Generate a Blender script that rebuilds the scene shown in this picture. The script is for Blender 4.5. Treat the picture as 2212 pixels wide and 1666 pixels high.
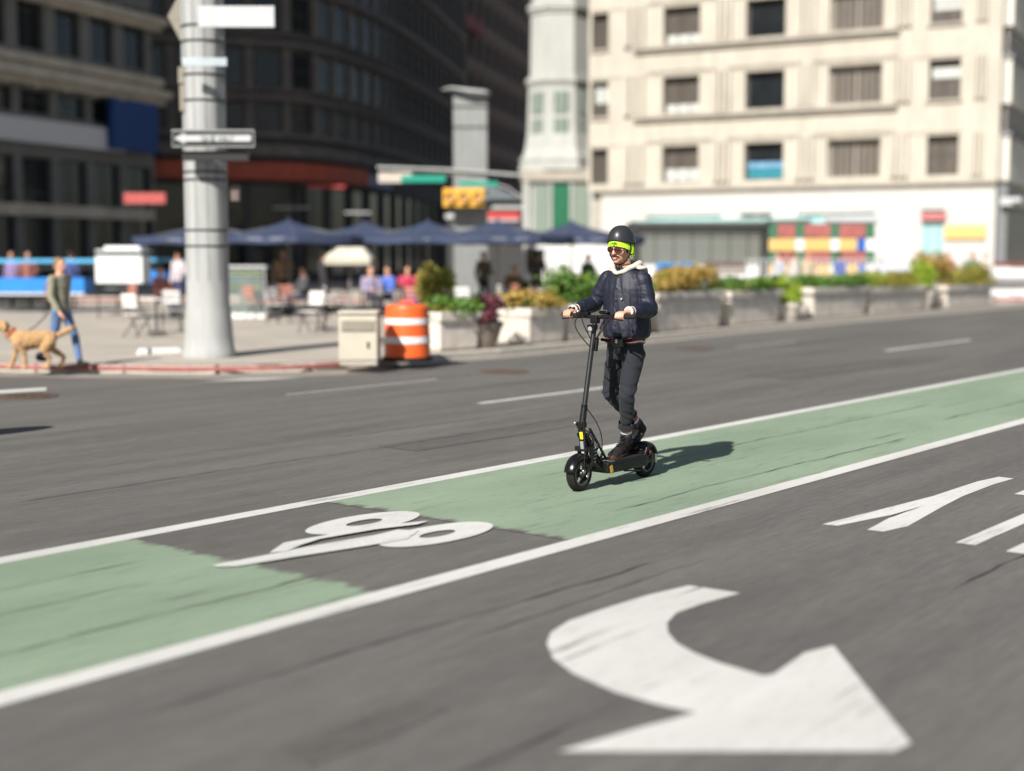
import bpy, bmesh, math, random
import numpy as np
from mathutils import Vector, Matrix, noise, Quaternion
rnd = random.Random(7)
PI = math.pi
scene = bpy.context.scene
for o in list(bpy.data.objects):
    bpy.data.objects.remove(o)
C = scene.collection

# ------------------------------------------------------------------ camera
EYE = 1.7
PITCH = math.atan(278 / 3000)
FOC = 3000.0                       # focal length in units of a 2212 px wide picture
cam_d = bpy.data.cameras.new('camera')
cam = bpy.data.objects.new('camera', cam_d)
C.objects.link(cam)
cam.location = (0, 0, EYE)
cam.rotation_euler = (PI / 2 - PITCH, 0, 0)
cam_d.sensor_width = 36
cam_d.lens = FOC / 2212 * 36
cam_d.clip_start = 0.1
cam_d.clip_end = 2000
cam_d.dof.use_dof = True
cam_d.dof.focus_distance = 10.35
cam_d.dof.aperture_fstop = 0.65
scene.camera = cam

# ------------------------------------------------------------------ light
SUN_EL = math.radians(37)
SX, SY = -0.455, -0.89             # horizontal direction towards the sun (behind the camera, to its left)
world = bpy.data.worlds.new('World')
scene.world = world
world.use_nodes = True
wn = world.node_tree
bg = wn.nodes['Background']
sky = wn.nodes.new('ShaderNodeTexSky')
sky.sky_type = 'NISHITA'
sky.sun_disc = False
sky.sun_elevation = SUN_EL
sky.sun_rotation = math.atan2(SX, SY)
sky.air_density = 1.0
sky.dust_density = 1.0
wn.links.new(sky.outputs[0], bg.inputs[0])
bg.inputs[1].default_value = 0.05
sun_d = bpy.data.lights.new('sun', 'SUN')
sun_d.energy = 5.0
sun_d.angle = math.radians(0.53)
sun_d.color = (1.0, 0.95, 0.87)
sun = bpy.data.objects.new('sun', sun_d)
C.objects.link(sun)
to_sun = Vector((SX, SY, 0)).normalized() * math.cos(SUN_EL) + Vector((0, 0, math.sin(SUN_EL)))
sun.rotation_euler = to_sun.to_track_quat('Z', 'Y').to_euler()
sun.location = (0, 0, 50)
scene.view_settings.view_transform = 'Standard'
scene.view_settings.look = 'None'
scene.view_settings.exposure = 0.52
scene.view_settings.gamma = 1

# ------------------------------------------------------------------ placing
SP, CP = math.sin(PITCH), math.cos(PITCH)
def ray(x, y):
    a = (x - 1106) / FOC; b = -(y - 833) / FOC
    return Vector((a, CP + b * SP, -SP + b * CP))
def G(x, y, z=0.0):
    """ground point (at height z) seen at a place of the photograph"""
    d = ray(x, y)
    t = (z - EYE) / d.z
    return Vector((d.x * t, d.y * t, z))
def D(x, y, Y):
    """point at distance Y seen at a place of the photograph"""
    d = ray(x, y)
    t = Y / d.y
    return Vector((d.x * t, Y, EYE + d.z * t))
vp = ray(3515, 555)
AL = math.atan2(vp.x, vp.y)
U = Vector((math.sin(AL), math.cos(AL), 0))        # along the street
V = Vector((-math.cos(AL), math.sin(AL), 0))       # across it, away from the camera
ANGU = math.atan2(U.y, U.x)
def R(u, v, z=0.0):
    return U * u + V * v + Vector((0, 0, z))

# ------------------------------------------------------------------ materials
def new_mat(name):
    m = bpy.data.materials.new(name)
    m.use_nodes = True
    nt = m.node_tree
    return m, nt, nt.nodes['Principled BSDF']
def noise_node(nt, scale, detail=4, rough=.55, vec=None):
    n = nt.nodes.new('ShaderNodeTexNoise')
    n.inputs['Scale'].default_value = scale
    n.inputs['Detail'].default_value = detail
    n.inputs['Roughness'].default_value = rough
    if vec is not None:
        nt.links.new(vec, n.inputs['Vector'])
    return n
def ramp(nt, fac, stops):
    r = nt.nodes.new('ShaderNodeValToRGB')
    el = r.color_ramp.elements
    while len(el) < len(stops):
        el.new(0.5)
    for e, (p, c) in zip(el, stops):
        e.position = p
        e.color = (*c, 1) if len(c) == 3 else c
    nt.links.new(fac, r.inputs[0])
    return r
def mixc(nt, fac, a, b, mode='MIX'):
    m = nt.nodes.new('ShaderNodeMix')
    m.data_type = 'RGBA'; m.blend_type = mode
    for i, s in ((0, fac), (6, a), (7, b)):
        if isinstance(s, (int, float)):
            m.inputs[i].default_value = s
        elif isinstance(s, tuple):
            m.inputs[i].default_value = (*s, 1)
        else:
            nt.links.new(s, m.inputs[i])
    return m.outputs[2]
def coords(nt, scale=(1, 1, 1), rotz=0.0, kind='Object'):
    tc = nt.nodes.new('ShaderNodeTexCoord')
    mp = nt.nodes.new('ShaderNodeMapping')
    mp.vector_type = 'POINT'
    mp.inputs['Rotation'].default_value = (0, 0, rotz)
    mp.inputs['Scale'].default_value = scale
    if rotz:                                        # turn first, stretch afterwards
        mp.inputs['Scale'].default_value = (1, 1, 1)
        mp2 = nt.nodes.new('ShaderNodeMapping')
        mp2.inputs['Scale'].default_value = scale
        nt.links.new(tc.outputs[kind], mp.inputs[0])
        nt.links.new(mp.outputs[0], mp2.inputs[0])
        return mp2.outputs[0]
    nt.links.new(tc.outputs[kind], mp.inputs[0])
    return mp.outputs[0]
def bump(nt, bsdf, h, strength=.3, dist=.01):
    b = nt.nodes.new('ShaderNodeBump')
    b.inputs['Strength'].default_value = strength
    b.inputs['Distance'].default_value = dist
    nt.links.new(h, b.inputs['Height'])
    nt.links.new(b.outputs[0], bsdf.inputs['Normal'])
MATS = {}
def mat(name, col, rough=.6, metal=0.0, var=.12, scale=6.0, bmp=0.0, bscale=60, spec=.5, stretch=(1, 1, 1), coat=0.0):
    """plain procedural material: base colour with mottling, fine relief"""
    if name in MATS:
        return MATS[name]
    m, nt, b = new_mat(name)
    v = coords(nt, stretch)
    n = noise_node(nt, scale, 5, .6, v)
    lo = tuple(max(0, c * (1 - var)) for c in col)
    hi = tuple(min(1, c * (1 + var)) for c in col)
    r = ramp(nt, n.outputs[0], [(.3, lo), (.7, hi)])
    nt.links.new(r.outputs[0], b.inputs['Base Color'])
    b.inputs['Roughness'].default_value = rough
    b.inputs['Metallic'].default_value = metal
    b.inputs['Specular IOR Level'].default_value = spec
    b.inputs['Coat Weight'].default_value = coat
    if bmp:
        n2 = noise_node(nt, bscale, 4, .6, v)
        bump(nt, b, n2.outputs[0], bmp, .01)
    MATS[name] = m
    return m

def streaky(name, base, dark, light, paint=None, wear=.5, rough=.85, tint=(.17, .15, .125), ends=None):
    """road surface in street coordinates: aggregate, tyre polish drawn out along the traffic, patches"""
    m, nt, b = new_mat(name)
    v1 = coords(nt, (.13, 1, 1), -ANGU)
    v2 = coords(nt, (1, 1, 1), -ANGU)
    v3 = coords(nt, (.35, 1, 1), -ANGU)
    st = noise_node(nt, 30, 7, .66, v1)
    st2 = noise_node(nt, 2.2, 4, .5, v1)
    gr = noise_node(nt, 210, 2, .6, v3)
    big = noise_node(nt, .35, 4, .55, v2)
    c1 = ramp(nt, st.outputs[0], [(.34, dark), (.5, base), (.66, light)]).outputs[0]
    c2 = ramp(nt, st2.outputs[0], [(.3, (.80, .80, .80)), (.7, (1.15, 1.15, 1.14))]).outputs[0]
    c3 = ramp(nt, gr.outputs[0], [(.3, (.72, .72, .72)), (.7, (1.28, 1.28, 1.27))]).outputs[0]
    c = mixc(nt, 1.0, c1, c2, 'MULTIPLY')
    c = mixc(nt, 1.0, c, c3, 'MULTIPLY')
    t = ramp(nt, big.outputs[0], [(.5, (0, 0, 0)), (.72, (1, 1, 1))]).outputs[0]
    if paint:
        pn = noise_node(nt, 9, 8, .75, coords(nt, (.06, 1, 1), -ANGU))
        pc = noise_node(nt, 1.1, 3, .5, v3)
        fac = pn.outputs[0]
        if ends:                                     # paint thins out towards the ends of each block
            sx = nt.nodes.new('ShaderNodeSeparateXYZ'); nt.links.new(v2, sx.inputs[0])
            prev = None
            for e in ends:
                a = nt.nodes.new('ShaderNodeMath'); a.operation = 'SUBTRACT'; a.inputs[1].default_value = e; nt.links.new(sx.outputs[0], a.inputs[0])
                b2 = nt.nodes.new('ShaderNodeMath'); b2.operation = 'ABSOLUTE'; nt.links.new(a.outputs[0], b2.inputs[0])
                if prev is None: prev = b2
                else:
                    mn = nt.nodes.new('ShaderNodeMath'); mn.operation = 'MINIMUM'; nt.links.new(prev.outputs[0], mn.inputs[0]); nt.links.new(b2.outputs[0], mn.inputs[1]); prev = mn
            mr = nt.nodes.new('ShaderNodeMapRange'); mr.interpolation_type = 'SMOOTHSTEP'
            for ix, vv in enumerate((0, .12, .16, 0)): mr.inputs[ix + 1].default_value = vv
            nt.links.new(prev.outputs[0], mr.inputs[0])
            ad = nt.nodes.new('ShaderNodeMath'); ad.operation = 'ADD'; nt.links.new(fac, ad.inputs[0]); nt.links.new(mr.outputs[0], ad.inputs[1]); fac = ad.outputs[0]
        k = ramp(nt, fac, [(wear - .06, (1, 1, 1)), (wear + .05, (0, 0, 0))]).outputs[0]
        pcol = ramp(nt, pc.outputs[0], [(.3, tuple(x * .86 for x in paint)), (.7, tuple(x * 1.1 for x in paint))]).outputs[0]
        pcol = mixc(nt, .35, pcol, c3, 'MULTIPLY')
        pcol = mixc(nt, .55, pcol, ramp(nt, st.outputs[0], [(.32, (.62, .62, .62)), (.46, (1, 1, 1))]).outputs[0], 'MULTIPLY')
        c = mixc(nt, k, c, pcol)
    else:
        f = nt.nodes.new('ShaderNodeMath'); f.operation = 'MULTIPLY'; f.inputs[1].default_value = .25
        nt.links.new(t, f.inputs[0])
        c = mixc(nt, f.outputs[0], c, tint)
    nt.links.new(c, b.inputs['Base Color'])
    b.inputs['Roughness'].default_value = rough
    b.inputs['Specular IOR Level'].default_value = .25
    bump(nt, b, gr.outputs[0], .55, .006)
    return m
M_road = streaky('asphalt', (.129, .124, .119), (.110, .106, .102), (.150, .145, .139))
M_green = streaky('green lane paint', (.134, .130, .120), (.105, .10, .094), (.17, .165, .15), (.238, .312, .226), .63, ends=(5.03, 6.64))
M_white = streaky('road paint', (.134, .13, .12), (.105, .10, .094), (.17, .165, .15), (.60, .60, .575), .64, .7)
M_apron = mat('pale gutter concrete', (.25, .225, .195), .85, var=.2, scale=1.5, bmp=.2)

def plaza_material():
    m, nt, b = new_mat('plaza concrete')
    v = coords(nt, (1, 1, 1), -ANGU)
    n = noise_node(nt, .6, 5, .6, v)
    n2 = noise_node(nt, 60, 3, .6, v)
    c = ramp(nt, n.outputs[0], [(.3, (.35, .315, .27)), (.7, (.47, .43, .375))]).outputs[0]
    k = ramp(nt, n2.outputs[0], [(.3, (.85, .85, .85)), (.7, (1.12, 1.12, 1.12))]).outputs[0]
    c = mixc(nt, 1.0, c, k, 'MULTIPLY')
    nt.links.new(c, b.inputs['Base Color'])
    b.inputs['Roughness'].default_value = .9
    bump(nt, b, n2.outputs[0], .2, .004)
    return m
M_plaza = plaza_material()
M_granite = mat('kerb granite', (.46, .43, .38), .8, var=.2, scale=12, bmp=.3)
M_redpaint = mat('red kerb paint', (.36, .11, .10), .7, var=.25, scale=8)
M_conc = mat('cast planter concrete', (.66, .605, .54), .85, var=.16, scale=5, bmp=.35, bscale=40)
M_conc2 = mat('brown pot concrete', (.24, .2, .17), .85, var=.2, scale=5, bmp=.35, bscale=40)
M_soil = mat('soil', (.05, .035, .025), .95, bmp=.6, bscale=50)
M_cream = mat('cream limestone', (.475, .440, .378), .85, var=.13, scale=1.2, stretch=(1, 1, .3), bmp=.15, bscale=30)
M_cream2 = mat('trim limestone', (.38, .35, .305), .85, var=.14, scale=2.0, bmp=.15, bscale=30)
M_shopwhite = mat('white shopfront panel', (.50, .50, .485), .5, var=.04, scale=1.0)
M_towerstone = mat('pale grey stone', (.42, .43, .41), .7, var=.12, scale=1.5, stretch=(1, 1, .3))
M_dark = mat('dark stone', (.08, .075, .078), .85, var=.25, scale=1.0, bmp=.2)  # one dark base colour with random mottling
M_dark2 = mat('brown stone', (.145, .13, .12), .85, var=.25, scale=1.0, bmp=.2)
M_darkred = mat('dull red brick', (.105, .078, .075), .9, var=.25, scale=3.0)
M_b1 = mat('weathered sandstone', (.48, .43, .36), .85, var=.2, scale=1.0, bmp=.2)
M_b1d = mat('grey painted shopfront', (.155, .155, .15), .7, var=.2, scale=2.0)
M_glass = mat('dark window glass', (.016, .019, .022), .06, var=.4, scale=.6, spec=.6)
M_glass2 = mat('brown window glass', (.10, .088, .078), .12, var=.35, scale=.8, stretch=(6, 6, .4))
M_blind = mat('window blind', (.50, .52, .50), .8, var=.08, scale=20, stretch=(8, 8, .5))
M_frame = mat('bronze window frame', (.06, .055, .05), .5)
M_aqua = mat('aqua shop glass', (.30, .50, .52), .15, var=.12, scale=1)
M_teal = mat('teal display', (.03, .20, .26), .3, var=.5, scale=6)
M_navy = mat('navy canvas', (.035, .05, .10), .75, var=.15, scale=3)
M_pole = mat('galvanised steel', (.37, .38, .375), .8, .0, var=.12, scale=2.5, stretch=(3, 3, .4))
M_polegrey = mat('grey painted steel', (.25, .26, .26), .5, .2, var=.12, scale=2.5, stretch=(3, 3, .4))
M_black = mat('black paint', (.015, .015, .016), .45)
M_blackmet = mat('black anodised metal', (.012, .012, .013), .36, .2, spec=.35, var=.2, scale=30)
M_gloss = mat('glossy black plastic', (.006, .006, .007), .22, spec=.4)
M_rubber = mat('tyre rubber', (.020, .018, .017), .85, spec=.2, var=.25, scale=30, bmp=.3, bscale=200)
M_silver = mat('bare alloy', (.50, .50, .50), .28, 1.0, var=.1, scale=20)
M_rim = mat('dark grey rim', (.12, .12, .11), .35, .8, var=.1, scale=20)
M_yellow = mat('signal yellow', (.72, .40, .05), .5, var=.08)
M_ysticker = mat('yellow sticker', (.85, .72, .02), .5)
M_signwhite = mat('sign white', (.50, .51, .53), .4, var=.05)
M_signblack = mat('sign black', (.02, .025, .022), .4)
M_signgreen = mat('street sign green', (.01, .28, .20), .4, var=.1)
M_signred = mat('sign red', (.45, .05, .05), .5, var=.15)
M_tan = mat('tan sign back', (.24, .22, .18), .7, .0)
M_awn = mat('red awning cloth', (.38, .075, .04), .7, var=.2, scale=1.5)
M_awnblue = mat('slate blue fascia', (.24, .28, .42), .7, var=.2, scale=1.5)
M_banner = mat('blue banner cloth', (.008, .05, .19), .7, var=.1)
M_greybelt = mat('pale fascia board', (.6, .59, .62), .7, var=.15)
M_orange = mat('orange plastic', (.85, .13, .025), .45, var=.06, scale=3)
M_reflect = mat('white reflective band', (.80, .80, .80), .4, var=.04)
M_beige = mat('beige enamel cabinet', (.50, .46, .38), .6, var=.08, scale=3)
M_kiosk = mat('grey green metal cladding', (.16, .17, .155), .5, .1, var=.06, stretch=(1, 1, 10))
M_kioskd = mat('charcoal metal', (.045, .045, .045), .5, .2)
M_brickred = mat('toy red', (.36, .12, .11), .4, var=.25, scale=7)
M_brickyel = mat('toy yellow', (.66, .45, .17), .4, var=.15, scale=7)
M_brickgrn = mat('toy green', (.05, .16, .09), .4, var=.2, scale=7)
M_brickblue = mat('toy blue', (.03, .12, .45), .4, var=.2, scale=7)
M_blue = mat('bright blue cloth', (.01, .21, .66), .6, var=.12, scale=2)
M_vblue = mat('blue enamel', (.02, .24, .62), .35, var=.1)
M_whitecloth = mat('white plastic', (.72, .73, .72), .5, var=.05)
M_salmon = mat('salmon painted slats', (.48, .21, .15), .6, var=.1)
M_slat = mat('white painted slats', (.76, .74, .72), .5, var=.06)
M_lime = mat('lime card', (.52, .58, .04), .5)
M_stemwood = mat('bark', (.09, .06, .04), .9, bmp=.5)
M_vanw = mat('white car paint', (.72, .73, .73), .2, var=.03, coat=.5)

def cloth(name, col, rough=.6, sheen=.2, wr=.5, wscale=9, wstretch=(1, 1, 1), spec=.4):
    m, nt, b = new_mat(name)
    v = coords(nt, wstretch)
    n = noise_node(nt, wscale, 6, .6, v)
    n2 = noise_node(nt, 3, 3, .5)
    r = ramp(nt, n2.outputs[0], [(.3, tuple(c * .82 for c in col)), (.7, tuple(min(1, c * 1.15) for c in col))])
    nt.links.new(r.outputs[0], b.inputs['Base Color'])
    b.inputs['Roughness'].default_value = rough
    b.inputs['Sheen Weight'].default_value = sheen
    b.inputs['Specular IOR Level'].default_value = spec
    bump(nt, b, n.outputs[0], wr, .012)
    return m
M_jacket = cloth('navy satin', (.0075, .0098, .024), .60, .0, .30, 14, (1, 1, .35), .55)
M_trouser = cloth('charcoal denim', (.0165, .0195, .027), .9, .05, .45, 13, (1, 1, 1.6))
M_hood = cloth('oatmeal fleece', (.55, .52, .44), .95, .3, .35, 40)
M_rib = cloth('maroon rib knit', (.15, .012, .02), .9, .2, .3, 60)
M_ribw = cloth('cream rib knit', (.66, .62, .54), .9, .2, .3, 60)
M_boot = cloth('black suede', (.012, .0105, .0105), .75, .0, .3, 30)
M_sole = mat('brown welt sole', (.07, .035, .018), .6, var=.25, scale=30)
M_neon = mat('neon yellow fleece', (.55, .98, .04), .8, var=.08, scale=20)
M_neont = mat('dark green print', (.02, .10, .03), .8)
M_helmet = mat('matt grey helmet shell', (.026, .028, .032), .36, var=.1, scale=9)
M_lens = mat('brown lens', (.035, .008, .006), .08, spec=.8)
M_shell = mat('tortoiseshell frame', (.07, .016, .008), .3, var=.6, scale=60)
M_hairdk = cloth('dark hair', (.03, .017, .012), .7, .1, .8, 90)
M_lip = mat('lip', (.50, .17, .14), .5, var=.1)
M_mouth = mat('teeth', (.65, .6, .52), .4)
M_strap = mat('webbing strap', (.007, .007, .007), .85, spec=.2)
def skin_mat(name, col):
    m, nt, b = new_mat(name)
    n = noise_node(nt, 22, 4, .6, coords(nt))
    r = ramp(nt, n.outputs[0], [(.3, (col[0] * .93, col[1] * .80, col[2] * .76)), (.7, (min(1, col[0] * 1.06), col[1] * 1.06, col[2] * 1.05))])
    nt.links.new(r.outputs[0], b.inputs['Base Color'])
    b.inputs['Roughness'].default_value = .5
    b.inputs['Subsurface Weight'].default_value = .12
    b.inputs['Subsurface Radius'].default_value = (.01, .004, .002)
    bump(nt, b, noise_node(nt, 150, 3).outputs[0], .1, .002)
    return m
M_skin = skin_mat('skin', (.60, .345, .25))

def leaf_mat(name, lo, hi):
    m, nt, b = new_mat(name)
    n = noise_node(nt, 3.0, 3, .6, coords(nt))
    n2 = noise_node(nt, 40, 2, .6, coords(nt))
    a = nt.nodes.new('ShaderNodeMath'); a.operation = 'ADD'
    nt.links.new(n.outputs[0], a.inputs[0]); nt.links.new(n2.outputs[0], a.inputs[1])
    h = nt.nodes.new('ShaderNodeMath'); h.operation = 'MULTIPLY'; h.inputs[1].default_value = .5
    nt.links.new(a.outputs[0], h.inputs[0])
    r = ramp(nt, h.outputs[0], [(.38, lo), (.62, hi)])
    nt.links.new(r.outputs[0], b.inputs['Base Color'])
    b.inputs['Roughness'].default_value = .6
    return m
M_leafg = leaf_mat('green leaves', (.03, .085, .012), (.13, .25, .03))
M_leafy = leaf_mat('yellow green leaves', (.16, .24, .015), (.36, .48, .04))
M_leafa = leaf_mat('amber leaves', (.20, .12, .02), (.45, .32, .07))
M_leafo = leaf_mat('olive leaves', (.12, .12, .015), (.32, .28, .04))
M_leafp = leaf_mat('burgundy leaves', (.06, .01, .018), (.16, .025, .045))

# ------------------------------------------------------------------ helpers
def link(o, parent=None):
    C.objects.link(o)
    if parent is not None:
        o.parent = parent
    return o
def tag(o, label=None, cat=None, group=None, kind=None):
    if label: o['label'] = label
    if cat: o['category'] = cat
    if group: o['group'] = group
    if kind: o['kind'] = kind
    return o
def thing(name, label, cat, loc=(0, 0, 0), rotz=0.0, group=None, scale=1.0):
    o = bpy.data.objects.new(name, None)
    o.empty_display_size = .2
    C.objects.link(o)
    o.location = loc
    o.rotation_euler = (0, 0, rotz)
    o.scale = (scale,) * 3
    return tag(o, label, cat, group)
def mesh_obj(name, me, parent=None, loc=None, rot=None, scale=None):
    o = bpy.data.objects.new(name, me)
    link(o, parent)
    if loc is not None: o.location = loc
    if rot is not None: o.rotation_euler = rot
    if scale is not None: o.scale = scale
    return o
class MB:
    def __init__(self):
        self.bm = bmesh.new()
    def box(self, c, s, rz=0.0, rot=None, taper=1.0):
        r = bmesh.ops.create_cube(self.bm, size=1)
        m = (rot.to_4x4() if rot is not None else Matrix.Rotation(rz, 4, 'Z'))
        for v in r['verts']:
            co = Vector((v.co.x * s[0], v.co.y * s[1], v.co.z * s[2]))
            if taper != 1.0 and co.z > 0:
                co.x *= taper; co.y *= taper
            v.co = m @ co + Vector(c)
        return self
    def span(self, x0, x1, y0, y1, z0, z1):
        return self.box(((x0 + x1) / 2, (y0 + y1) / 2, (z0 + z1) / 2), (abs(x1 - x0), abs(y1 - y0), abs(z1 - z0)))
    def tube(self, p0, p1, r0, r1=None, seg=12, caps=True):
        p0, p1 = Vector(p0), Vector(p1)
        d = p1 - p0
        if d.length < 1e-6: return self
        r1 = r0 if r1 is None else r1
        q = d.to_track_quat('Z', 'Y').to_matrix().to_4x4()
        r = bmesh.ops.create_cone(self.bm, cap_ends=caps, segments=seg, radius1=r0, radius2=r1, depth=d.length)
        for v in r['verts']:
            v.co = q @ v.co + (p0 + p1) / 2
        return self
    def path(self, pts, r, seg=8):
        for a, b in zip(pts, pts[1:]):
            self.tube(a, b, r, r, seg)
        for p in pts[1:-1]:
            self.ball(p, (r, r, r), 1)
        return self
    def ball(self, c, s, sub=2, rot=None):
        r = bmesh.ops.create_icosphere(self.bm, subdivisions=sub, radius=1)
        m = rot.to_3x3() if rot is not None else Matrix.Identity(3)
        for v in r['verts']:
            v.co = m @ Vector((v.co.x * s[0], v.co.y * s[1], v.co.z * s[2])) + Vector(c)
        return self
    def lathe(self, prof, seg=24, mtx=None, sx=1.0, sy=1.0):
        """profile [(radius, height)], closed when it starts and ends on the axis"""
        mtx = mtx or Matrix.Identity(4)
        rings = []
        for (r, z) in prof:
            if r < 1e-6:
                rings.append([self.bm.verts.new(mtx @ Vector((0, 0, z)))])
            else:
                rings.append([self.bm.verts.new(mtx @ Vector((r * sx * math.cos(2 * PI * i / seg), r * sy * math.sin(2 * PI * i / seg), z))) for i in range(seg)])
        for a, b in zip(rings, rings[1:]):
            for i in range(seg):
                j = (i + 1) % seg
                if len(a) == 1 and len(b) == 1: continue
                if len(a) == 1: self.bm.faces.new((a[0], b[j], b[i]))
                elif len(b) == 1: self.bm.faces.new((a[i], a[j], b[0]))
                else: self.bm.faces.new((a[i], a[j], b[j], b[i]))
        return self
    def prism(self, poly, z0, z1):
        lo = [self.bm.verts.new((p[0], p[1], z0)) for p in poly]
        hi = [self.bm.verts.new((p[0], p[1], z1)) for p in poly]
        n = len(poly)
        self.bm.faces.new(hi)
        self.bm.faces.new(lo[::-1])
        for i in range(n):
            j = (i + 1) % n
            self.bm.faces.new((lo[i], lo[j], hi[j], hi[i]))
        return self
    def sheet(self, pts):
        self.bm.faces.new([self.bm.verts.new(p) for p in pts])
        return self
    def loft(self, rings, cap=True):
        """rings of (centre, axisA, axisB) ellipses"""
        rr = []
        seg = 20
        for (c, a, b) in rings:
            c, a, b = Vector(c), Vector(a), Vector(b)
            rr.append([self.bm.verts.new(c + a * math.cos(2 * PI * i / seg) + b * math.sin(2 * PI * i / seg)) for i in range(seg)])
        for p, q in zip(rr, rr[1:]):
            for i in range(seg):
                j = (i + 1) % seg
                self.bm.faces.new((p[i], p[j], q[j], q[i]))
        if cap:
            self.bm.faces.new(rr[0][::-1]); self.bm.faces.new(rr[-1])
        return self
    def caps(self, segs, sub=2):
        """tapered capsules [(p0, p1, r0, r1)]"""
        for (p0, p1, r0, r1) in segs:
            self.tube(p0, p1, r0, r1, 14)
            self.ball(p0, (r0,) * 3, sub); self.ball(p1, (r1,) * 3, sub)
        return self
    def mesh(self, name, mt, smooth=False, bevel=0.0, autosm=True):
        bm = self.bm
        bmesh.ops.recalc_face_normals(bm, faces=bm.faces[:])
        if bevel:
            es = [e for e in bm.edges if len(e.link_faces) == 2 and e.calc_face_angle(0) > .6]
            bmesh.ops.bevel(bm, geom=es, offset=bevel, segments=2, affect='EDGES', profile=.6)
        me = bpy.data.meshes.new(name)
        bm.to_mesh(me); bm.free()
        for mm in (mt if isinstance(mt, (list, tuple)) else [mt]):
            me.materials.append(mm)
        if smooth:
            me.polygons.foreach_set('use_smooth', [True] * len(me.polygons))
            if autosm:
                me.set_sharp_from_angle(angle=math.radians(38))
        return me
    def build(self, name, mt, parent=None, smooth=False, bevel=0.0):
        return mesh_obj(name, self.mesh(name, mt, smooth, bevel), parent)
def remesh(mb, name, mt, voxel, smooth_it=4, disp=None):
    """fuse everything collected in mb into one continuous skin"""
    me = bpy.data.meshes.new('raw')
    bmesh.ops.recalc_face_normals(mb.bm, faces=mb.bm.faces[:])
    mb.bm.to_mesh(me); mb.bm.free()
    o = bpy.data.objects.new('raw', me)
    C.objects.link(o)
    r = o.modifiers.new('r', 'REMESH'); r.mode = 'VOXEL'; r.voxel_size = voxel
    if smooth_it:
        s = o.modifiers.new('s', 'SMOOTH'); s.factor = .5; s.iterations = smooth_it
    dg = bpy.context.evaluated_depsgraph_get()
    out = bpy.data.meshes.new_from_object(o.evaluated_get(dg))
    bpy.data.objects.remove(o); bpy.data.meshes.remove(me)
    out.name = name
    if disp:
        n = len(out.vertices)
        co = np.empty(n * 3, 'f'); out.vertices.foreach_get('co', co)
        no = np.empty(n * 3, 'f'); out.vertex_normals.foreach_get('vector', no)
        co = co.reshape(-1, 3); no = no.reshape(-1, 3)
        for i in range(n):
            co[i] += no[i] * disp(Vector(co[i]), Vector(no[i]))
        out.vertices.foreach_set('co', co.ravel())
        out.update()
    out.materials.clear()
    out.materials.append(mt)
    out.polygons.foreach_set('use_smooth', [True] * len(out.polygons))
    return out
def text_mesh(s, mt, size, depth=.002, align='CENTER', bold=0.0):
    cu = bpy.data.curves.new('t', 'FONT')
    cu.body = s; cu.size = size; cu.extrude = depth; cu.align_x = align; cu.align_y = 'CENTER'; cu.offset = bold
    cu.resolution_u = 2
    o = bpy.data.objects.new('t', cu)
    C.objects.link(o)
    dg = bpy.context.evaluated_depsgraph_get()
    me = bpy.data.meshes.new_from_object(o.evaluated_get(dg))
    bpy.data.objects.remove(o); bpy.data.curves.remove(cu)
    me.materials.clear(); me.materials.append(mt)
    return me
def copy_tree(o, parent=None):
    c = o.copy(); C.objects.link(c)
    if parent is not None: c.parent = parent
    for ch in list(o.children):
        copy_tree(ch, c)
    return c
def clones(me, mt):
    m = me.copy(); m.materials.clear(); m.materials.append(mt); return m

# ------------------------------------------------------------------ ground, road, markings
mb = MB(); mb.sheet([(-600, -300, -.02), (600, -300, -.02), (600, 900, -.02), (-600, 900, -.02)])
tag(mb.build('ground', M_plaza), kind='structure')
KERB = [G(-700, 740), G(-300, 785), G(0, 801), G(300, 806), G(560, 806), G(730, 797), G(940, 780), G(1100, 767), G(1400, 737), G(1700, 707), G(2212, 661),
        R(60, 16.4), R(85, 16.9), R(130, 17.5)]
def resample(pts, n_per=4):
    out = []
    P = [Vector(p) for p in pts]
    for i in range(len(P) - 1):
        p0 = P[max(0, i - 1)]; p1 = P[i]; p2 = P[i + 1]; p3 = P[min(len(P) - 1, i + 2)]
        for k in range(n_per):
            t = k / n_per
            out.append(.5 * ((2 * p1) + (p2 - p0) * t + (2 * p0 - 5 * p1 + 4 * p2 - p3) * t * t + (3 * p1 - p0 - 3 * p2 + p3) * t ** 3))
    out.append(P[-1])
    return out
kline = resample(KERB, 6)
mb = MB(); mb.sheet([R(-60, -40), R(140, -40), R(140, 30), R(-60, 30)])
road = tag(mb.build('road', M_road), kind='structure')
# plaza slab, 12 cm above the road
back = [R(130, 120), R(-60, 160), R(-60, 60)]
poly = [(p.x, p.y) for p in kline] + [(p.x, p.y) for p in back]
mb = MB(); mb.prism(poly, -.015, .12)
plaza = tag(mb.build('plaza', M_plaza), kind='structure')
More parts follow.
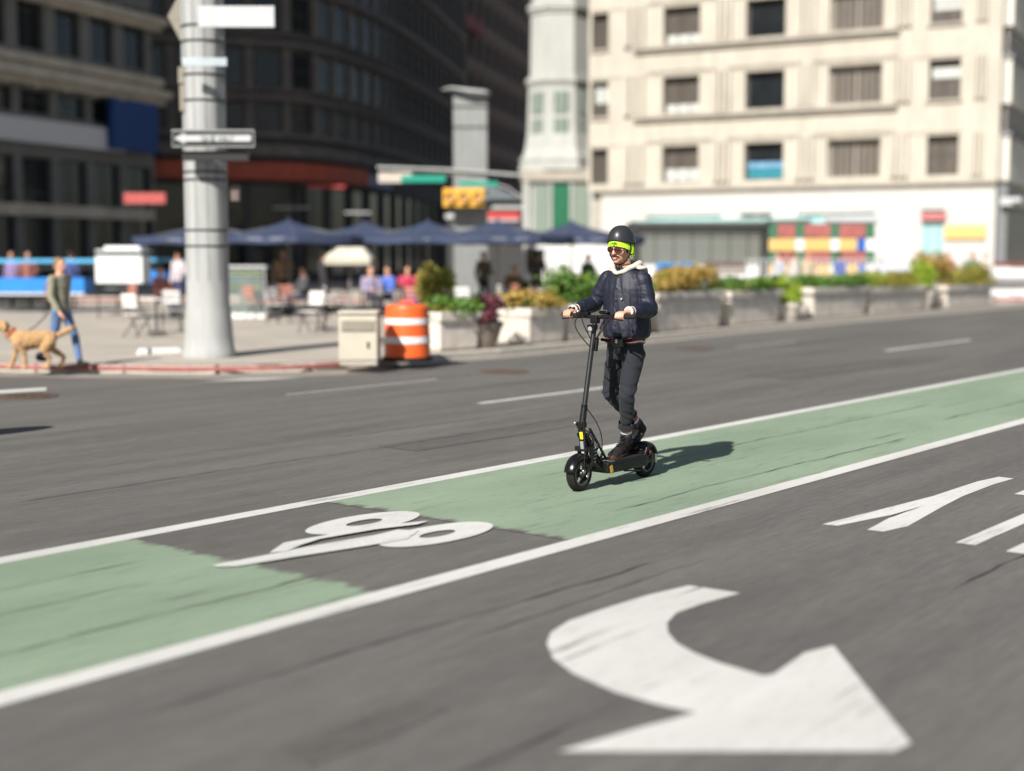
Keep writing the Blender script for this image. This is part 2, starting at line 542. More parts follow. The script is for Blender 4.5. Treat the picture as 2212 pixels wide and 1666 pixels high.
# kerb stones, one by one where they can be told apart
kerb = thing('kerb', None, None); kerb['kind'] = 'structure'
arc = [0]
for a, b in zip(kline, kline[1:]): arc.append(arc[-1] + (b - a).length)
def at_arc(s):
    for i in range(len(arc) - 1):
        if s <= arc[i + 1]:
            t = (s - arc[i]) / (arc[i + 1] - arc[i])
            d = (kline[i + 1] - kline[i]).normalized()
            return kline[i].lerp(kline[i + 1], t), d
    return kline[-1], (kline[-1] - kline[-2]).normalized()
s = 0; k = 0
while s < arc[-1] - 1.6:
    L_ = 1.35 if s < 60 else 3.0
    p0, d0 = at_arc(s); p1, d1 = at_arc(s + L_ - .012)
    dd = (p1 - p0)
    nrm = Vector((dd.y, -dd.x, 0)).normalized()
    mid = (p0 + p1) / 2 + nrm * .075
    mb = MB(); mb.box((0, 0, 0), (dd.length, .17, .22))
    red = mid.y < 24 and mid.x < -2.9
    me = mb.mesh('kerb_stone', [M_granite], bevel=.012)
    mesh_obj('kerb_stone', me, kerb, (mid.x, mid.y, .017 + rnd.uniform(-.003, .003)), (0, 0, math.atan2(dd.y, dd.x) + rnd.uniform(-.004, .004)))
    s += L_; k += 1
# strips painted along the kerb
def strip(name, pts, off0, off1, z, m, parent):
    mb = MB()
    a, b = [], []
    for i, p in enumerate(pts):
        q = pts[min(i + 1, len(pts) - 1)]; r = pts[max(i - 1, 0)]
        d = (q - r).normalized(); n = Vector((d.y, -d.x, 0))
        a.append(p + n * off0); b.append(p + n * off1)
    for i in range(len(pts) - 1):
        mb.sheet([(a[i].x, a[i].y, z), (b[i].x, b[i].y, z), (b[i + 1].x, b[i + 1].y, z), (a[i + 1].x, a[i + 1].y, z)])
    bmesh.ops.remove_doubles(mb.bm, verts=mb.bm.verts[:], dist=1e-4)
    return mb.build(name, m, parent)
left_k = [p for p in kline if p.x < -2.6]
strip('painted_edge', left_k, -.03, .05, .1345, M_redpaint, plaza)['label'] = 'worn red stripe along the corner kerb'
def face_strip(pts, off, z0, z1, m, parent):
    mb = MB(); e = []
    for i, p in enumerate(pts):
        q = pts[min(i + 1, len(pts) - 1)]; r_ = pts[max(i - 1, 0)]
        d = (q - r_).normalized(); e.append(p + Vector((d.y, -d.x, 0)) * off)
    for a, b in zip(e, e[1:]):
        mb.sheet([(a.x, a.y, z0), (b.x, b.y, z0), (b.x, b.y, z1), (a.x, a.y, z1)])
    bmesh.ops.remove_doubles(mb.bm, verts=mb.bm.verts[:], dist=1e-4)
    me = bpy.data.meshes.new('painted_edge'); mb.bm.to_mesh(me); mb.bm.free(); me.materials.append(m)
    return mesh_obj('painted_edge', me, parent)
face_strip(left_k, .168, .055, .112, M_redpaint, plaza)['label'] = 'red paint band on the face of the corner kerb'
strip('gutter', [p for p in kline if p.x < -2.0], .165, .95, .004, M_apron, road)['label'] = 'pale concrete gutter round the corner'
strip('gutter', [p for p in kline if p.x >= -2.0], .165, .33, .004, M_granite, road)['label'] = 'narrow pale gutter beside the planters'
def face_up(bm):
    bm.normal_update()
    for f in bm.faces:
        if f.normal.z < 0: f.normal_flip()
def ground_poly(name, pts, z, m):
    mb = MB()
    mb.sheet([(p.x, p.y, z) for p in pts])
    bmesh.ops.triangulate(mb.bm, faces=mb.bm.faces[:])
    face_up(mb.bm)
    me = bpy.data.meshes.new(name); mb.bm.to_mesh(me); mb.bm.free(); me.materials.append(m)
    return mesh_obj(name, me, road)
def ruv(*uv): return [R(a, b) for a, b in uv]
# green bike lane: blocks with an asphalt gap
jr = random.Random(3)
def ragged(u, v0, v1, n=70, amp=.0):
    return [(u + jr.gauss(0, amp) * (1 + (jr.random() < .12) * 2), lo_ + (hi_ - lo_) * i / n) for i in range(n + 1) for lo_, hi_ in ((v0, v1),)]
def green_block(ua, ub, left_ragged, right_ragged):
    n = 70; A = ragged(ua, 4.88, 6.953) if left_ragged else [(ua, 4.88 + 2.073 * i / n) for i in range(n + 1)]
    B = ragged(ub, 4.88, 6.953) if right_ragged else [(ub, 4.88 + 2.073 * i / n) for i in range(n + 1)]
    mb = MB()
    for i in range(n):
        mb.sheet([(p.x, p.y, .004) for p in ruv(A[i], B[i], B[i + 1], A[i + 1])])
    face_up(mb.bm)
    me = bpy.data.meshes.new('green_lane_panel'); mb.bm.to_mesh(me); mb.bm.free(); me.materials.append(M_green)
    return mesh_obj('green_lane_panel', me, road)
green_block(-6, 5.03, False, True)['label'] = 'worn green lane paint, nearest block'
green_block(6.64, 70, True, False)['label'] = 'green lane paint under the scooter'
def line(u0, u1, v, w, name='lane_line', z=.004):
    return ground_poly(name, ruv((u0, v - w / 2), (u1, v - w / 2), (u1, v + w / 2), (u0, v + w / 2)), z, M_white)
line(-6, 75, 7.03, .15); line(-6, 75, 4.80, .155)
line(12.3, 15.6, 10.32, .12, 'lane_dash'); line(23.9, 28.1, 10.42, .12, 'lane_dash'); line(33, 37, 10.44, .12, 'lane_dash')
line(11.6, 14.4, 12.85, .05, 'lane_dash'); line(23.0, 25.4, 13.0, .05, 'lane_dash'); line(42, 46, 10.44, .12, 'lane_dash')
def gpoly(name, pix, z=.004):
    return ground_poly(name, [G(*p) for p in pix], z, M_white)
gpoly('stop_line', [(-60, 848), (100, 838), (100, 844), (-60, 854)])
gpoly('stop_line', [(430, 825), (540, 818), (660, 816), (560, 822)])
# turn arrow
gpoly('turn_arrow', [(1488, 1266), (1599, 1283), (1520, 1305), (1462, 1325), (1441, 1347), (1443, 1368), (1462, 1391), (1500, 1412), (1555, 1434),
                     (1650, 1462), (1672, 1458), (1738, 1412), (1800, 1396), (1968, 1608), (1930, 1626), (1205, 1626), (1382, 1574), (1505, 1541), (1490, 1539),
                     (1420, 1524), (1330, 1498), (1240, 1458), (1195, 1425), (1181, 1392), (1190, 1368), (1230, 1342), (1300, 1318), (1400, 1287)])
# bicycle symbol
sym = MB()
for (cx, cy) in ((945, 1156), (787, 1131)):
    c = G(cx, cy)
    n = 40
    ao = [(c + U * .47 * math.cos(2 * PI * i / n) + V * .215 * math.sin(2 * PI * i / n)) for i in range(n)]
    ai = [(c + U * .15 * math.cos(2 * PI * i / n) + V * .065 * math.sin(2 * PI * i / n)) for i in range(n)]
    for i in range(n):
        j = (i + 1) % n
        sym.sheet([(q.x, q.y, .008) for q in (ao[i], ao[j], ai[j], ai[i])])
sym.build('bicycle_wheel_mark', M_white, road)
gpoly('bicycle_frame_mark', [(457, 1226), (470, 1229), (512, 1228), (640, 1207), (800, 1182), (880, 1168), (905, 1150), (860, 1148), (809, 1160), (654, 1187), (592, 1200)], .012)
gpoly('bicycle_frame_mark', [(582, 1200), (613, 1178), (700, 1162), (800, 1143), (925, 1130), (902, 1138), (810, 1149), (740, 1161), (690, 1170), (650, 1183), (620, 1196)], .016)
# lane lettering, read from the right-hand side of the road
gpoly('road_letter', [(1776, 1134), (1809, 1137), (1929, 1113), (2000, 1092), (1921, 1120), (1873, 1146), (1908, 1150), (1961, 1138), (2037, 1095), (2080, 1073), (2145, 1048), (2190, 1035), (2158, 1031), (2112, 1041), (2069, 1055), (2015, 1073)])
mb = MB()
for q in ([(8.02, 2.91), (10.65, 2.91), (10.65, 3.03), (8.02, 3.03)], [(9.95, 3.03), (10.65, 3.03), (10.65, 3.34), (9.95, 3.34)]):
    mb.sheet([(R(a, b).x, R(a, b).y, .004) for a, b in q])
mb.build('road_letter', M_white, road)
mb = MB()
for q in ([(7.96, 2.58), (10.65, 2.58), (10.65, 2.71), (7.96, 2.71)], [(7.96, 2.17), (10.65, 2.17), (10.65, 2.29), (7.96, 2.29)], [(7.96, 2.29), (8.7, 2.29), (10.65, 2.58), (9.9, 2.58)]):
    mb.sheet([(R(a, b).x, R(a, b).y, .004) for a, b in q])
mb.build('road_letter', M_white, road)
o_out = [R(9.3 + 1.33 * math.cos(a), 1.66 + .27 * math.sin(a)) for a in [2 * PI * i / 32 for i in range(32)]]
o_in = [R(9.3 + .95 * math.cos(a), 1.66 + .14 * math.sin(a)) for a in [2 * PI * i / 32 for i in range(32)]]
mb = MB()
for i in range(32):
    j = (i + 1) % 32
    mb.sheet([(q.x, q.y, .004) for q in (o_out[i], o_out[j], o_in[j], o_in[i])])
mb.build('road_letter', M_white, road)
# crack seal lines along the lanes
cr_ = random.Random(11)
def crack(u0, v0, L, wob=.05, w=.010, z=.010, ang=0.0):
    mb = MB(); n = max(6, int(L / .12)); a, b = [], []
    v = v0
    for i in range(n + 1):
        v += cr_.gauss(0, wob * .25) + ang * L / n
        ww = w * cr_.uniform(.4, 1.3) * min(1, i / 2, (n - i) / 2)
        a.append((u0 + L * i / n, v - ww / 2)); b.append((u0 + L * i / n, v + ww / 2))
    for i in range(n):
        q = [R(*a[i], z), R(*a[i + 1], z), R(*b[i + 1], z), R(*b[i], z)]
        if (q[0] - q[3]).length < 1e-5: q = q[:3]
        elif (q[1] - q[2]).length < 1e-5: q = [q[0], q[1], q[3]]
        mb.sheet([tuple(p) for p in q])
    bmesh.ops.remove_doubles(mb.bm, verts=mb.bm.verts[:], dist=1e-5)
    face_up(mb.bm)
    me = bpy.data.meshes.new('crack'); mb.bm.to_mesh(me); mb.bm.free(); me.materials.append(M_crack)
    mesh_obj('crack', me, road)
M_crack = mat('bitumen crack filler', (.080, .076, .070), .6, var=.3, scale=20)
for (u0, v0, L, w) in ((2.6, 5.35, 2.6, .012), (2.2, 5.9, 2.2, .009), (3.3, 6.35, 1.5, .008), (7.5, 5.2, 5, .010), (9.5, 6.2, 6, .010), (14, 5.5, 8, .012), (3.0, 4.25, 3.5, .012), (2.5, 2.9, 1.6, .010),
                       (6.8, 2.6, 4.5, .012), (5.2, 8.6, 7, .014), (9, 9.4, 6, .014), (16, 8.3, 9, .016), (20, 11.7, 9, .016), (11, 11.6, 7, .014), (4.6, 3.95, 2.2, .009)):
    crack(u0, v0, L, .03, w)
# darker repair patches
M_patch = streaky('asphalt patch', (.112, .107, .102), (.092, .088, .084), (.132, .127, .121))
for (u0, v0, L, W_) in ((3.1, 3.35, .75, .20), (8.9, 8.2, 3.4, .55), (17.5, 9.0, 4.5, .8), (12.4, 2.0, 1.8, .5), (24, 12.2, 5, .8)):
    q = [(u0, v0), (u0 + L * .5, v0 - W_ * .06), (u0 + L, v0 + .03), (u0 + L * .98, v0 + W_), (u0 + L * .4, v0 + W_ * 1.05), (u0 + .05, v0 + W_ * .95)]
    ground_poly('asphalt_patch', ruv(*q), .0035, M_patch)
# manhole covers out on the far lanes
for (px, py) in ((1090, 803), (1500, 753), (60, 856)):
    c = G(px, py, .004)
    mh = thing('manhole_cover', {1090: 'rusty manhole cover on the road in front of the orange drum', 1500: 'rusty manhole cover on the road right of the rider', 60: 'rusty manhole cover by the left corner'}[px], 'manhole cover', c, 0, 'manhole covers in the road')
    MB().lathe([(0, .0), (0, .006), (.33, .006), (.36, .006), (.36, 0)][1:], 28).build('cover', mat('rusty iron', (.13, .085, .06), .7, .3, var=.3, scale=12, bmp=.6, bscale=30), mh)
    b = MB()
    for i in range(-2, 3):
        b.box((i * .1, 0, .009), (.03, .5 - abs(i) * .06, .006))
    b.build('tread_bar', MATS['rusty iron'], mh)

# ------------------------------------------------------------------ buildings
def wall_with_openings(x0, x1, z0, z1, openings, reveal, name, m, parent, y=0.0):
    """wall in the plane y (outside towards -y), with real openings and reveals"""
    xs = sorted({x0, x1} | {o[0] for o in openings} | {o[1] for o in openings})
    zs = sorted({z0, z1} | {o[2] for o in openings} | {o[3] for o in openings})
    mb = MB()
    def hole(xa, xb, za, zb):
        cx, cz = (xa + xb) / 2, (za + zb) / 2
        return any(o[0] < cx < o[1] and o[2] < cz < o[3] for o in openings)
    for xa, xb in zip(xs, xs[1:]):
        for za, zb in zip(zs, zs[1:]):
            if not hole(xa, xb, za, zb):
                mb.sheet([(xa, y, za), (xb, y, za), (xb, y, zb), (xa, y, zb)])
    for (a, b, c, d) in openings:
        q = y + reveal
        mb.sheet([(a, y, c), (a, y, d), (a, q, d), (a, q, c)])
        mb.sheet([(b, y, c), (b, q, c), (b, q, d), (b, y, d)])
        mb.sheet([(a, y, c), (a, q, c), (b, q, c), (b, y, c)])
        mb.sheet([(a, y, d), (b, y, d), (b, q, d), (a, q, d)])
    bmesh.ops.remove_doubles(mb.bm, verts=mb.bm.verts[:], dist=1e-4)
    me = bpy.data.meshes.new(name)
    mb.bm.to_mesh(me); mb.bm.free()
    me.materials.append(m)
    return mesh_obj(name, me, parent)
WIN = {}
def window(parent, a, b, c, d, depth, glass, mullions=1, transom=None, frame=None, fw=.07, blind=None):
    """one window: frame (with mullions) > pane"""
    frame = frame or M_frame
    w, h = b - a, d - c
    key = (round(w, 2), round(h, 2), glass.name, mullions, transom, frame.name, blind)
    if key not in WIN:
        f = MB()
        f.span(-w / 2, w / 2, -.04, .04, 0, fw); f.span(-w / 2, w / 2, -.04, .04, h - fw, h)
        f.span(-w / 2, -w / 2 + fw, -.04, .04, fw, h - fw); f.span(w / 2 - fw, w / 2, -.04, .04, fw, h - fw)
        for i in range(mullions):
            x = -w / 2 + w * (i + 1) / (mullions + 1)
            f.span(x - fw * .4, x + fw * .4, -.035, .035, fw, h - fw)
        if transom:
            f.span(-w / 2 + fw, w / 2 - fw, -.03, .03, h * transom - fw * .4, h * transom + fw * .4)
        g = MB(); g.span(-w / 2 + fw * .5, w / 2 - fw * .5, -.006, .006, fw * .5, h - fw * .5)
        bl = None
        if blind:
            q = MB(); q.span(-w / 2 + fw, w / 2 - fw, -.03, -.012, h * blind[0], h * blind[1] - fw)
            bl = q.mesh('blind', M_blind)
        WIN[key] = (f.mesh('window', frame), g.mesh('pane', glass), bl)
    fm, gm, bl = WIN[key]
    o = mesh_obj('window', fm, parent, ((a + b) / 2, depth, c))
    mesh_obj('pane', gm, o)
    if bl: mesh_obj('blind', bl, o)
    return o
def ledge(parent, x0, x1, z0, z1, out, m, name='ledge', y=0.0):
    mb = MB()
    mb.span(x0, x1, y - out, y + .05, z0 + (z1 - z0) * .45, z1)
    mb.span(x0 + .02, x1 - .02, y - out * .55, y + .04, z0, z0 + (z1 - z0) * .45)
    return mb.build(name, m, parent, bevel=.01)
def facade_thing(name, label, cat, p0, p1):
    """Empty at ground below p0, local x towards p1, outside on -y"""
    d = Vector((p1[0] - p0[0], p1[1] - p0[1], 0))
    return thing(name, label, cat, (p0[0], p0[1], .12), math.atan2(d.y, d.x)), d.length

# --- cream corner building, sunlit
cl, cr = D(1270, 500, 78.4), D(2152, 500, 68)
cb, W = facade_thing('cream_office_building', 'sunlit cream limestone office building on the right, with a white shopfront', 'building', cl, cr)
def fx(px, A=cl, B=cr):
    """distance along the facade A-B seen at px"""
    d = (B - A); d.z = 0; d.normalize()
    r = ray(px, 555); r.z = 0
    # A + d*t = r*s
    det = d.x * -r.y + r.x * d.y
    t = (-A.x * -r.y + r.x * -A.y) / det
    return t
def fz(px, py, A=cl, B=cr):
    d = (B - A); d.z = 0; d.normalize()
    p = A + d * fx(px, A, B)
    return D(px, py, p.y).z - .12
Zc = lambda py: fz(1680, py)
floor_tops = []
FH = Zc(232) - Zc(387)
z1 = Zc(403)                           # bottom of the first floor
cols = [(1276, 1312), (1428, 1506), (1604, 1688), (1782, 1896), (1996, 2064)]
ops = []
NF = 7
for f in range(NF):
    zb = Zc(388) + FH * f
    zt = zb + (Zc(306) - Zc(388))
    for ci, (pa, pb) in enumerate(cols):
        ops.append((fx(pa), fx(pb), zb, zt, f, ci))
shop = [(fx(1395), fx(1560), Zc(560), Zc(462)), (fx(1598), fx(1668), Zc(560), Zc(460)), (fx(1722), fx(1890), Zc(560), Zc(462)), (fx(1988), fx(2040), Zc(560), Zc(458))]
TOP = z1 + FH * NF
wall_with_openings(0, W, z1, TOP, [o[:4] for o in ops], .60, 'wall', M_cream, cb)
wall_with_openings(fx(1300), W - .05, 0, z1 - .28, shop, .3, 'shopfront', M_shopwhite, cb, y=-.12)
mbx = MB(); mbx.span(.02, W - .02, .62, 14, 0, TOP - .02); mbx.build('building_core', M_cream2, cb)
mbx = MB(); mbx.span(fx(1300), W - .05, -.118, .3, z1 - .28, z1 - .24); mbx.build('soffit', M_cream2, cb)
ledge(cb, fx(1296), W, z1 - .26, z1 + .10, .38, M_cream2, 'cornice')
ledge(cb, 0, W, TOP, TOP + .6, .6, M_cream2, 'parapet')
for f in range(NF):
    zb = Zc(388) + FH * f
    if f > 0:
        x0, x1 = fx(1368), fx(1932)
        ledge(cb, x0, x1, zb - .42, zb - .06, .34, M_cream2)
        for (pa, pb) in ((1395, 1540), (1565, 1725), (1745, 1930)):     # swelling apron panels under the ledge
            mbx = MB(); mbx.span(fx(pa), fx(pb), -.08, .0, zb - 1.45, zb - .62); mbx.build('apron_panel', M_cream, cb, bevel=.03)
        ledge(cb, fx(1990), fx(2070), zb - .2, zb - .04, .14, M_cream2, 'sill')
        ledge(cb, fx(1274), fx(1314), zb - .2, zb - .04, .14, M_cream2, 'sill')
    ledge(cb, fx(1274), fx(2070), zb + 2.05 , zb + 2.18, .07, M_cream, 'string_course')
    for (pa, pb) in ((1345, 1392), (1538, 1576), (1712, 1756), (1918, 1958), (2092, 2120)):     # fluted piers
        for q in range(3):
            xa = fx(pa + (pb - pa) * q / 3 + 2); xb = fx(pa + (pb - pa) * (q + 1) / 3 - 2)
            mbx = MB(); mbx.span(xa, xb, -.26, .0, zb - .02, zb + 2.03); mbx.build('pilaster', M_cream, cb, bevel=.03)
for (a, b, c, d, f, ci) in ops:
    gl = (M_glass2, M_glass2, M_glass, M_glass2, M_glass2)[ci]
    mu = (1, 2, 0, 1, 0)[ci]
    bl = None
    if ci == 1: bl = [(.0, .42), (.0, .3), (.0, .3)][f % 3] if f < 3 else (.55, 1)
    if ci == 4: bl = [None, (.55, .85), (.35, 1)][f] if f < 3 else None
    if ci == 0 and f == 1: bl = (.4, 1)
    fr = M_cream2 if ci == 3 else M_frame
    w = window(cb, a, b, c, d, .48, gl, mu, None if ci != 4 else .5, fr, .09, bl)
    if ci == 3:
        sl = MB()
        n = 9
        for q in range(n):
            x = -(b - a) / 2 + (b - a) * (q + .5) / n
            sl.span(x - .05, x + .05, -.03, -.008, .1, (d - c) - .1)
        sl.build('vertical_slat_blind', mat('brown slat blind', (.17, .15, .125), .7, var=.2), w)
    if ci == 2 and f == 0:
        q = MB(); q.span(-(b - a) / 2 + .1, (b - a) / 2 - .1, -.03, -.01, .08, .62); q.build('teal_display', M_teal, w)
        q = MB(); q.span(-(b - a) / 2 + .1, (b - a) / 2 - .1, -.03, -.01, .66, .95); q.build('blue_display', mat('pale blue display', (.15, .32, .5), .5, var=.5, scale=5), w)
for i, (a, b, c, d) in enumerate(shop):
    w = window(cb, a, b, c, d, .08, M_aqua if i != 1 else M_glass, (2, 1, 2, 1)[i], None, M_signwhite, .08)
# awning lip over the shop windows
ledge(cb, fx(1420), fx(1750), Zc(478), Zc(471), .5, mat('aqua canopy', (.45, .62, .62), .4), 'canopy', -.12)
mbx = MB(); mbx.box((fx(1836), -.3, Zc(474)), (2.6, .35, .22)); mbx.build('canopy', M_signwhite, cb, bevel=.08)
q = MB(); q.span(fx(2040), fx(2130), -.30, -.16, Zc(519), Zc(491)); q.build('yellow_sign', M_brickyel, cb, bevel=.02)
q = MB(); q.span(fx(1990), fx(2044), -.28, -.16, Zc(480), Zc(465)); q.build('red_sign', M_signred, cb)
q = MB()
for i in range(2): q.span(fx(1990), fx(2044), -.285, -.281, Zc(480) + .06 + i * .2, Zc(480) + .1 + i * .2)
q.build('white_stripe', M_signwhite, cb)

# --- grey finned building running back from the corner
gr_p0 = cr + Vector((.35, .15, 0)); gr_p1 = gr_p0 + Vector((.47, .88, 0)) * 30
gb, W2 = facade_thing('finned_office_building', 'grey office facade with vertical fins at the right edge', 'building', gr_p0, gr_p1)
mbx = MB(); mbx.span(1.1, W2, .3, 10, 0, TOP); mbx.span(0, 1.09, .3, .5, 0, TOP); mbx.build('wall', M_cream2, gb)
gz = lambda py: fz(2180, py, gr_p0, gr_p1)
M_fin = mat('pale fin', (.66, .64, .58), .7, var=.12)
for f in range(7):
    zt = gz(396) + f * FH
    q = MB(); q.span(.0, W2, .05, .29, zt + .02, zt + FH * .58); q.build('fin_backing', mat('fin backing', (.42, .41, .37), .8, var=.15), gb)
    q = MB(); q.span(-.05, W2, -.28, .29, zt + FH * .585, zt + FH * .64); q.build('slab_edge', mat('grey slab edge', (.22, .22, .23), .7), gb)
    q = MB(); q.span(.3, W2, .16, .29, zt + FH * .645, zt + FH - .01); q.build('window', M_glass2, gb)
    for k_ in range(6):
        q = MB(); q.span(.25, W2, .02, .12, zt + FH * (.67 + k_ * .055), zt + FH * (.69 + k_ * .055)); q.build('louvre', M_fin, gb)
    fin = MB(); fin.span(-.09, .09, -.20, .045, zt + .02, zt + FH * .58)
    fm = fin.mesh('fin', M_fin, bevel=.02)
    x = .15
    while x < (22 if f < 4 else 8):
        mesh_obj('fin', fm, gb, (x, 0, 0)); x += .52
ledge(gb, -.6, 12, gz(448), gz(432), .9, M_signwhite, 'canopy')
q = MB(); q.span(.1, W2, .1, .29, 0, gz(450)); q.build('shop_window', mat('charcoal shop window', (.03, .03, .032), .3), gb)
q = MB(); q.span(-.1, .25, -.2, .28, 0, gz(400) - .1); q.build('corner_post', mat('grey corner post', (.16, .17, .18), .6), gb)

# --- pale round-shouldered tower left of the cream building
tc = D(1209, 555, 82); K = 82 / 3000
zt_ = lambda py: D(1209, py, 82).z - .12
tw = thing('stone_tower', 'pale grey stone tower with banded mouldings and a green door', 'tower', (tc.x, tc.y, .12))
def octa(r): return r * K / math.cos(PI / 8)
def cyl_part(name, prof, m, parent, seg=8, smooth=False):
    mb = MB(); mb.lathe(prof, seg, Matrix.Rotation(PI / 8, 4, 'Z') if seg == 8 else None)
    return mb.build(name, m, parent, smooth)
shaft = cyl_part('shaft', [(0, zt_(345)), (octa(81), zt_(345)), (octa(75), zt_(325)), (octa(70), zt_(290)), (octa(67), zt_(190)), (0, zt_(190))], M_towerstone, tw)
cyl_part('upper_shaft', [(0, zt_(172)), (octa(64), zt_(172)), (octa(62), zt_(36)), (0, zt_(36))], M_towerstone, tw)
cyl_part('top_shaft', [(0, zt_(10)), (octa(58), zt_(10)), (octa(56), zt_(-330)), (octa(40), zt_(-420)), (0, zt_(-520))], M_towerstone, tw)
for (a, b, r) in ((190, 184, 70), (184, 178, 74), (178, 172, 70), (36, 28, 66), (28, 20, 70), (20, 10, 64), (372, 362, 88), (362, 352, 84), (352, 345, 86)):
    cyl_part('moulding', [(0, zt_(a)), (octa(r), zt_(a)), (octa(r), zt_(b)), (0, zt_(b))], M_towerstone, tw)
mb = MB(); mb.span(-84 * K, 84 * K, -84 * K, 84 * K, zt_(396), zt_(372)); mb.build('entablature', M_cream2, tw, bevel=.05)
bs = MB()
hw = 80 * K
bs.span(-hw, hw, -hw + .25, hw, 0, zt_(396)); bs.build('base_block', M_towerstone, tw)
for s_ in (-1, 1):
    b = MB(); b.span(s_ * hw, s_ * (hw - .35), -hw, -hw + .25, 0, zt_(396) - .01); b.build('corner_pier', M_towerstone, tw, bevel=.02)
    b = MB(); b.span(s_ * .52, s_ * .66, -hw + .05, -hw + .25, 0, zt_(398)); b.build('door_jamb', M_towerstone, tw)
    b = MB(); b.span(s_ * .7, s_ * 1.55, -hw + .15, -hw + .24, .5, zt_(400)); b.build('side_panel', mat('grey green panel', (.20, .25, .21), .5, var=.1), tw)
b = MB(); b.span(-.5, .5, -hw + .14, -hw + .25, 0, zt_(398) - .02)
dr = b.build('door', mat('green painted door', (.015, .13, .065), .4, var=.2), tw)
for z0 in (.5, 2.0, 3.5):
    b = MB(); b.span(-.36, .36, -hw + .11, -hw + .139, z0, z0 + 1.2); b.build('door_panel', MATS['green painted door'], dr, bevel=.02)
ap = octa(68) * math.cos(PI / 8)
for row, (pa, pb) in enumerate(((325, 262), (252, 205))):
    for i in (-1, 0, 1):
        a = i * PI / 4 - PI / 2
        n = Vector((math.cos(a), math.sin(a), 0))
        b = MB(); b.box((n.x * (ap + .02), n.y * (ap + .02), (zt_(pa) + zt_(pb)) / 2), (.85, .1, zt_(pb) - zt_(pa)), a + PI / 2)
        w = b.build('window', mat('greenish reflection glass', (.16, .21, .18), .15, var=.3), shaft)  # greenish reflections put into the base colour of the glass
        b = MB()
        for k_ in (-.14, .14):
            p = Vector((math.cos(a + PI / 2), math.sin(a + PI / 2), 0)) * k_ * 1.0
            b.box((n.x * (ap + .08) + p.x, n.y * (ap + .08) + p.y, (zt_(pa) + zt_(pb)) / 2), (.05, .05, zt_(pb) - zt_(pa)), a + PI / 2)
        b.build('glazing_bar', M_towerstone, shaft)

# --- dark corner building with curved front (in the shade)
def polyfacade(parent, pts, z0, z1, out, m, name, thick=.3):
    mb = MB()
    n = len(pts)
    outer, inner = [], []
    for i in range(n):
        q = pts[min(i + 1, n - 1)]; r = pts[max(i - 1, 0)]
        d = (q - r).normalized(); nn = Vector((d.y, -d.x, 0))
        outer.append(pts[i] + nn * out); inner.append(pts[i] - nn * thick)
    for i in range(n - 1):
        a, b, c, d = outer[i], outer[i + 1], inner[i + 1], inner[i]
        mb.prism([(a.x, a.y), (b.x, b.y), (c.x, c.y), (d.x, d.y)], z0, z1)
    return mb.build(name, m, parent)
db = thing('curved_corner_building', 'dark shaded stone corner building with curved ledges and a red awning', 'building', (0, 0, .12))
rawp = [D(300, 555, 83), D(420, 555, 84), D(540, 555, 85), D(640, 555, 86.5), D(720, 555, 90), D(800, 555, 96), D(870, 555, 104), D(930, 555, 114), D(1000, 555, 130)]
dp = resample([Vector((p.x, p.y, 0)) for p in rawp], 4)
za = lambda py: D(540, py, 85).z - .12
DT = 34.0
polyfacade(db, dp, 0, DT, 0, M_dark, 'wall', 1.2)
# storeys: ledges, belts, window bays
lev = [(za(338), za(312), .7, 'cornice'), (za(296), za(284), .35, 'ledge'), (za(215), za(205), .5, 'ledge'), (za(196), za(190), .25, 'ledge'), (za(98), za(88), .55, 'ledge'), (za(76), za(72), .2, 'ledge'),
       (za(-30), za(-42), .5, 'ledge'), (za(-160), za(-172), .5, 'ledge'), (za(-300), za(-315), .7, 'ledge')]
for (a, b, o_, nm) in lev:
    polyfacade(db, dp, a, b, o_, M_dark2 if nm == 'ledge' else M_dark2, nm, .1)
def along(pts, step, off):
    """positions and headings every step metres along a polyline"""
    res = []; carry = off
    for a, b in zip(pts, pts[1:]):
        L = (b - a).length; d = (b - a).normalized()
        while carry < L:
            res.append((a + d * carry, d)); carry += step
        carry -= L
    return res
wmesh = {}
for (pa, pb) in ((280, 222), (185, 106), (62, -20), (-52, -150), (-182, -290)):
    z0, z1_ = za(pa), za(pb)
    h = z1_ - z0
    f = MB(); f.span(-.75, .75, -.10, .04, 0, .1); f.span(-.75, .75, -.10, .04, h - .1, h); f.span(-.75, -.65, -.10, .04, .1, h - .1); f.span(.65, .75, -.10, .04, .1, h - .1); f.span(-.03, .03, -.09, .04, .1, h - .1); f.span(-.65, .65, -.08, .04, h * .5 - .03, h * .5 + .03)
    fm = f.mesh('window', M_frame)
    g = MB(); g.span(-.66, .66, -.05, .02, .08, h - .08); gm = g.mesh('pane', M_glass)
    pr = MB(); pr.span(-.26, .26, -.24, .0, -.1, h + .1); pm = pr.mesh('pier', M_dark2, bevel=.02)
    for i, (p, d) in enumerate(along(dp, 2.3, .9)):
        o_ = mesh_obj('window', fm, db, (p.x, p.y, z0), (0, 0, math.atan2(d.y, d.x)))
        mesh_obj('pane', gm, o_)
        q = p + d * 1.15
        mesh_obj('pier', pm, db, (q.x, q.y, z0), (0, 0, math.atan2(d.y, d.x)))
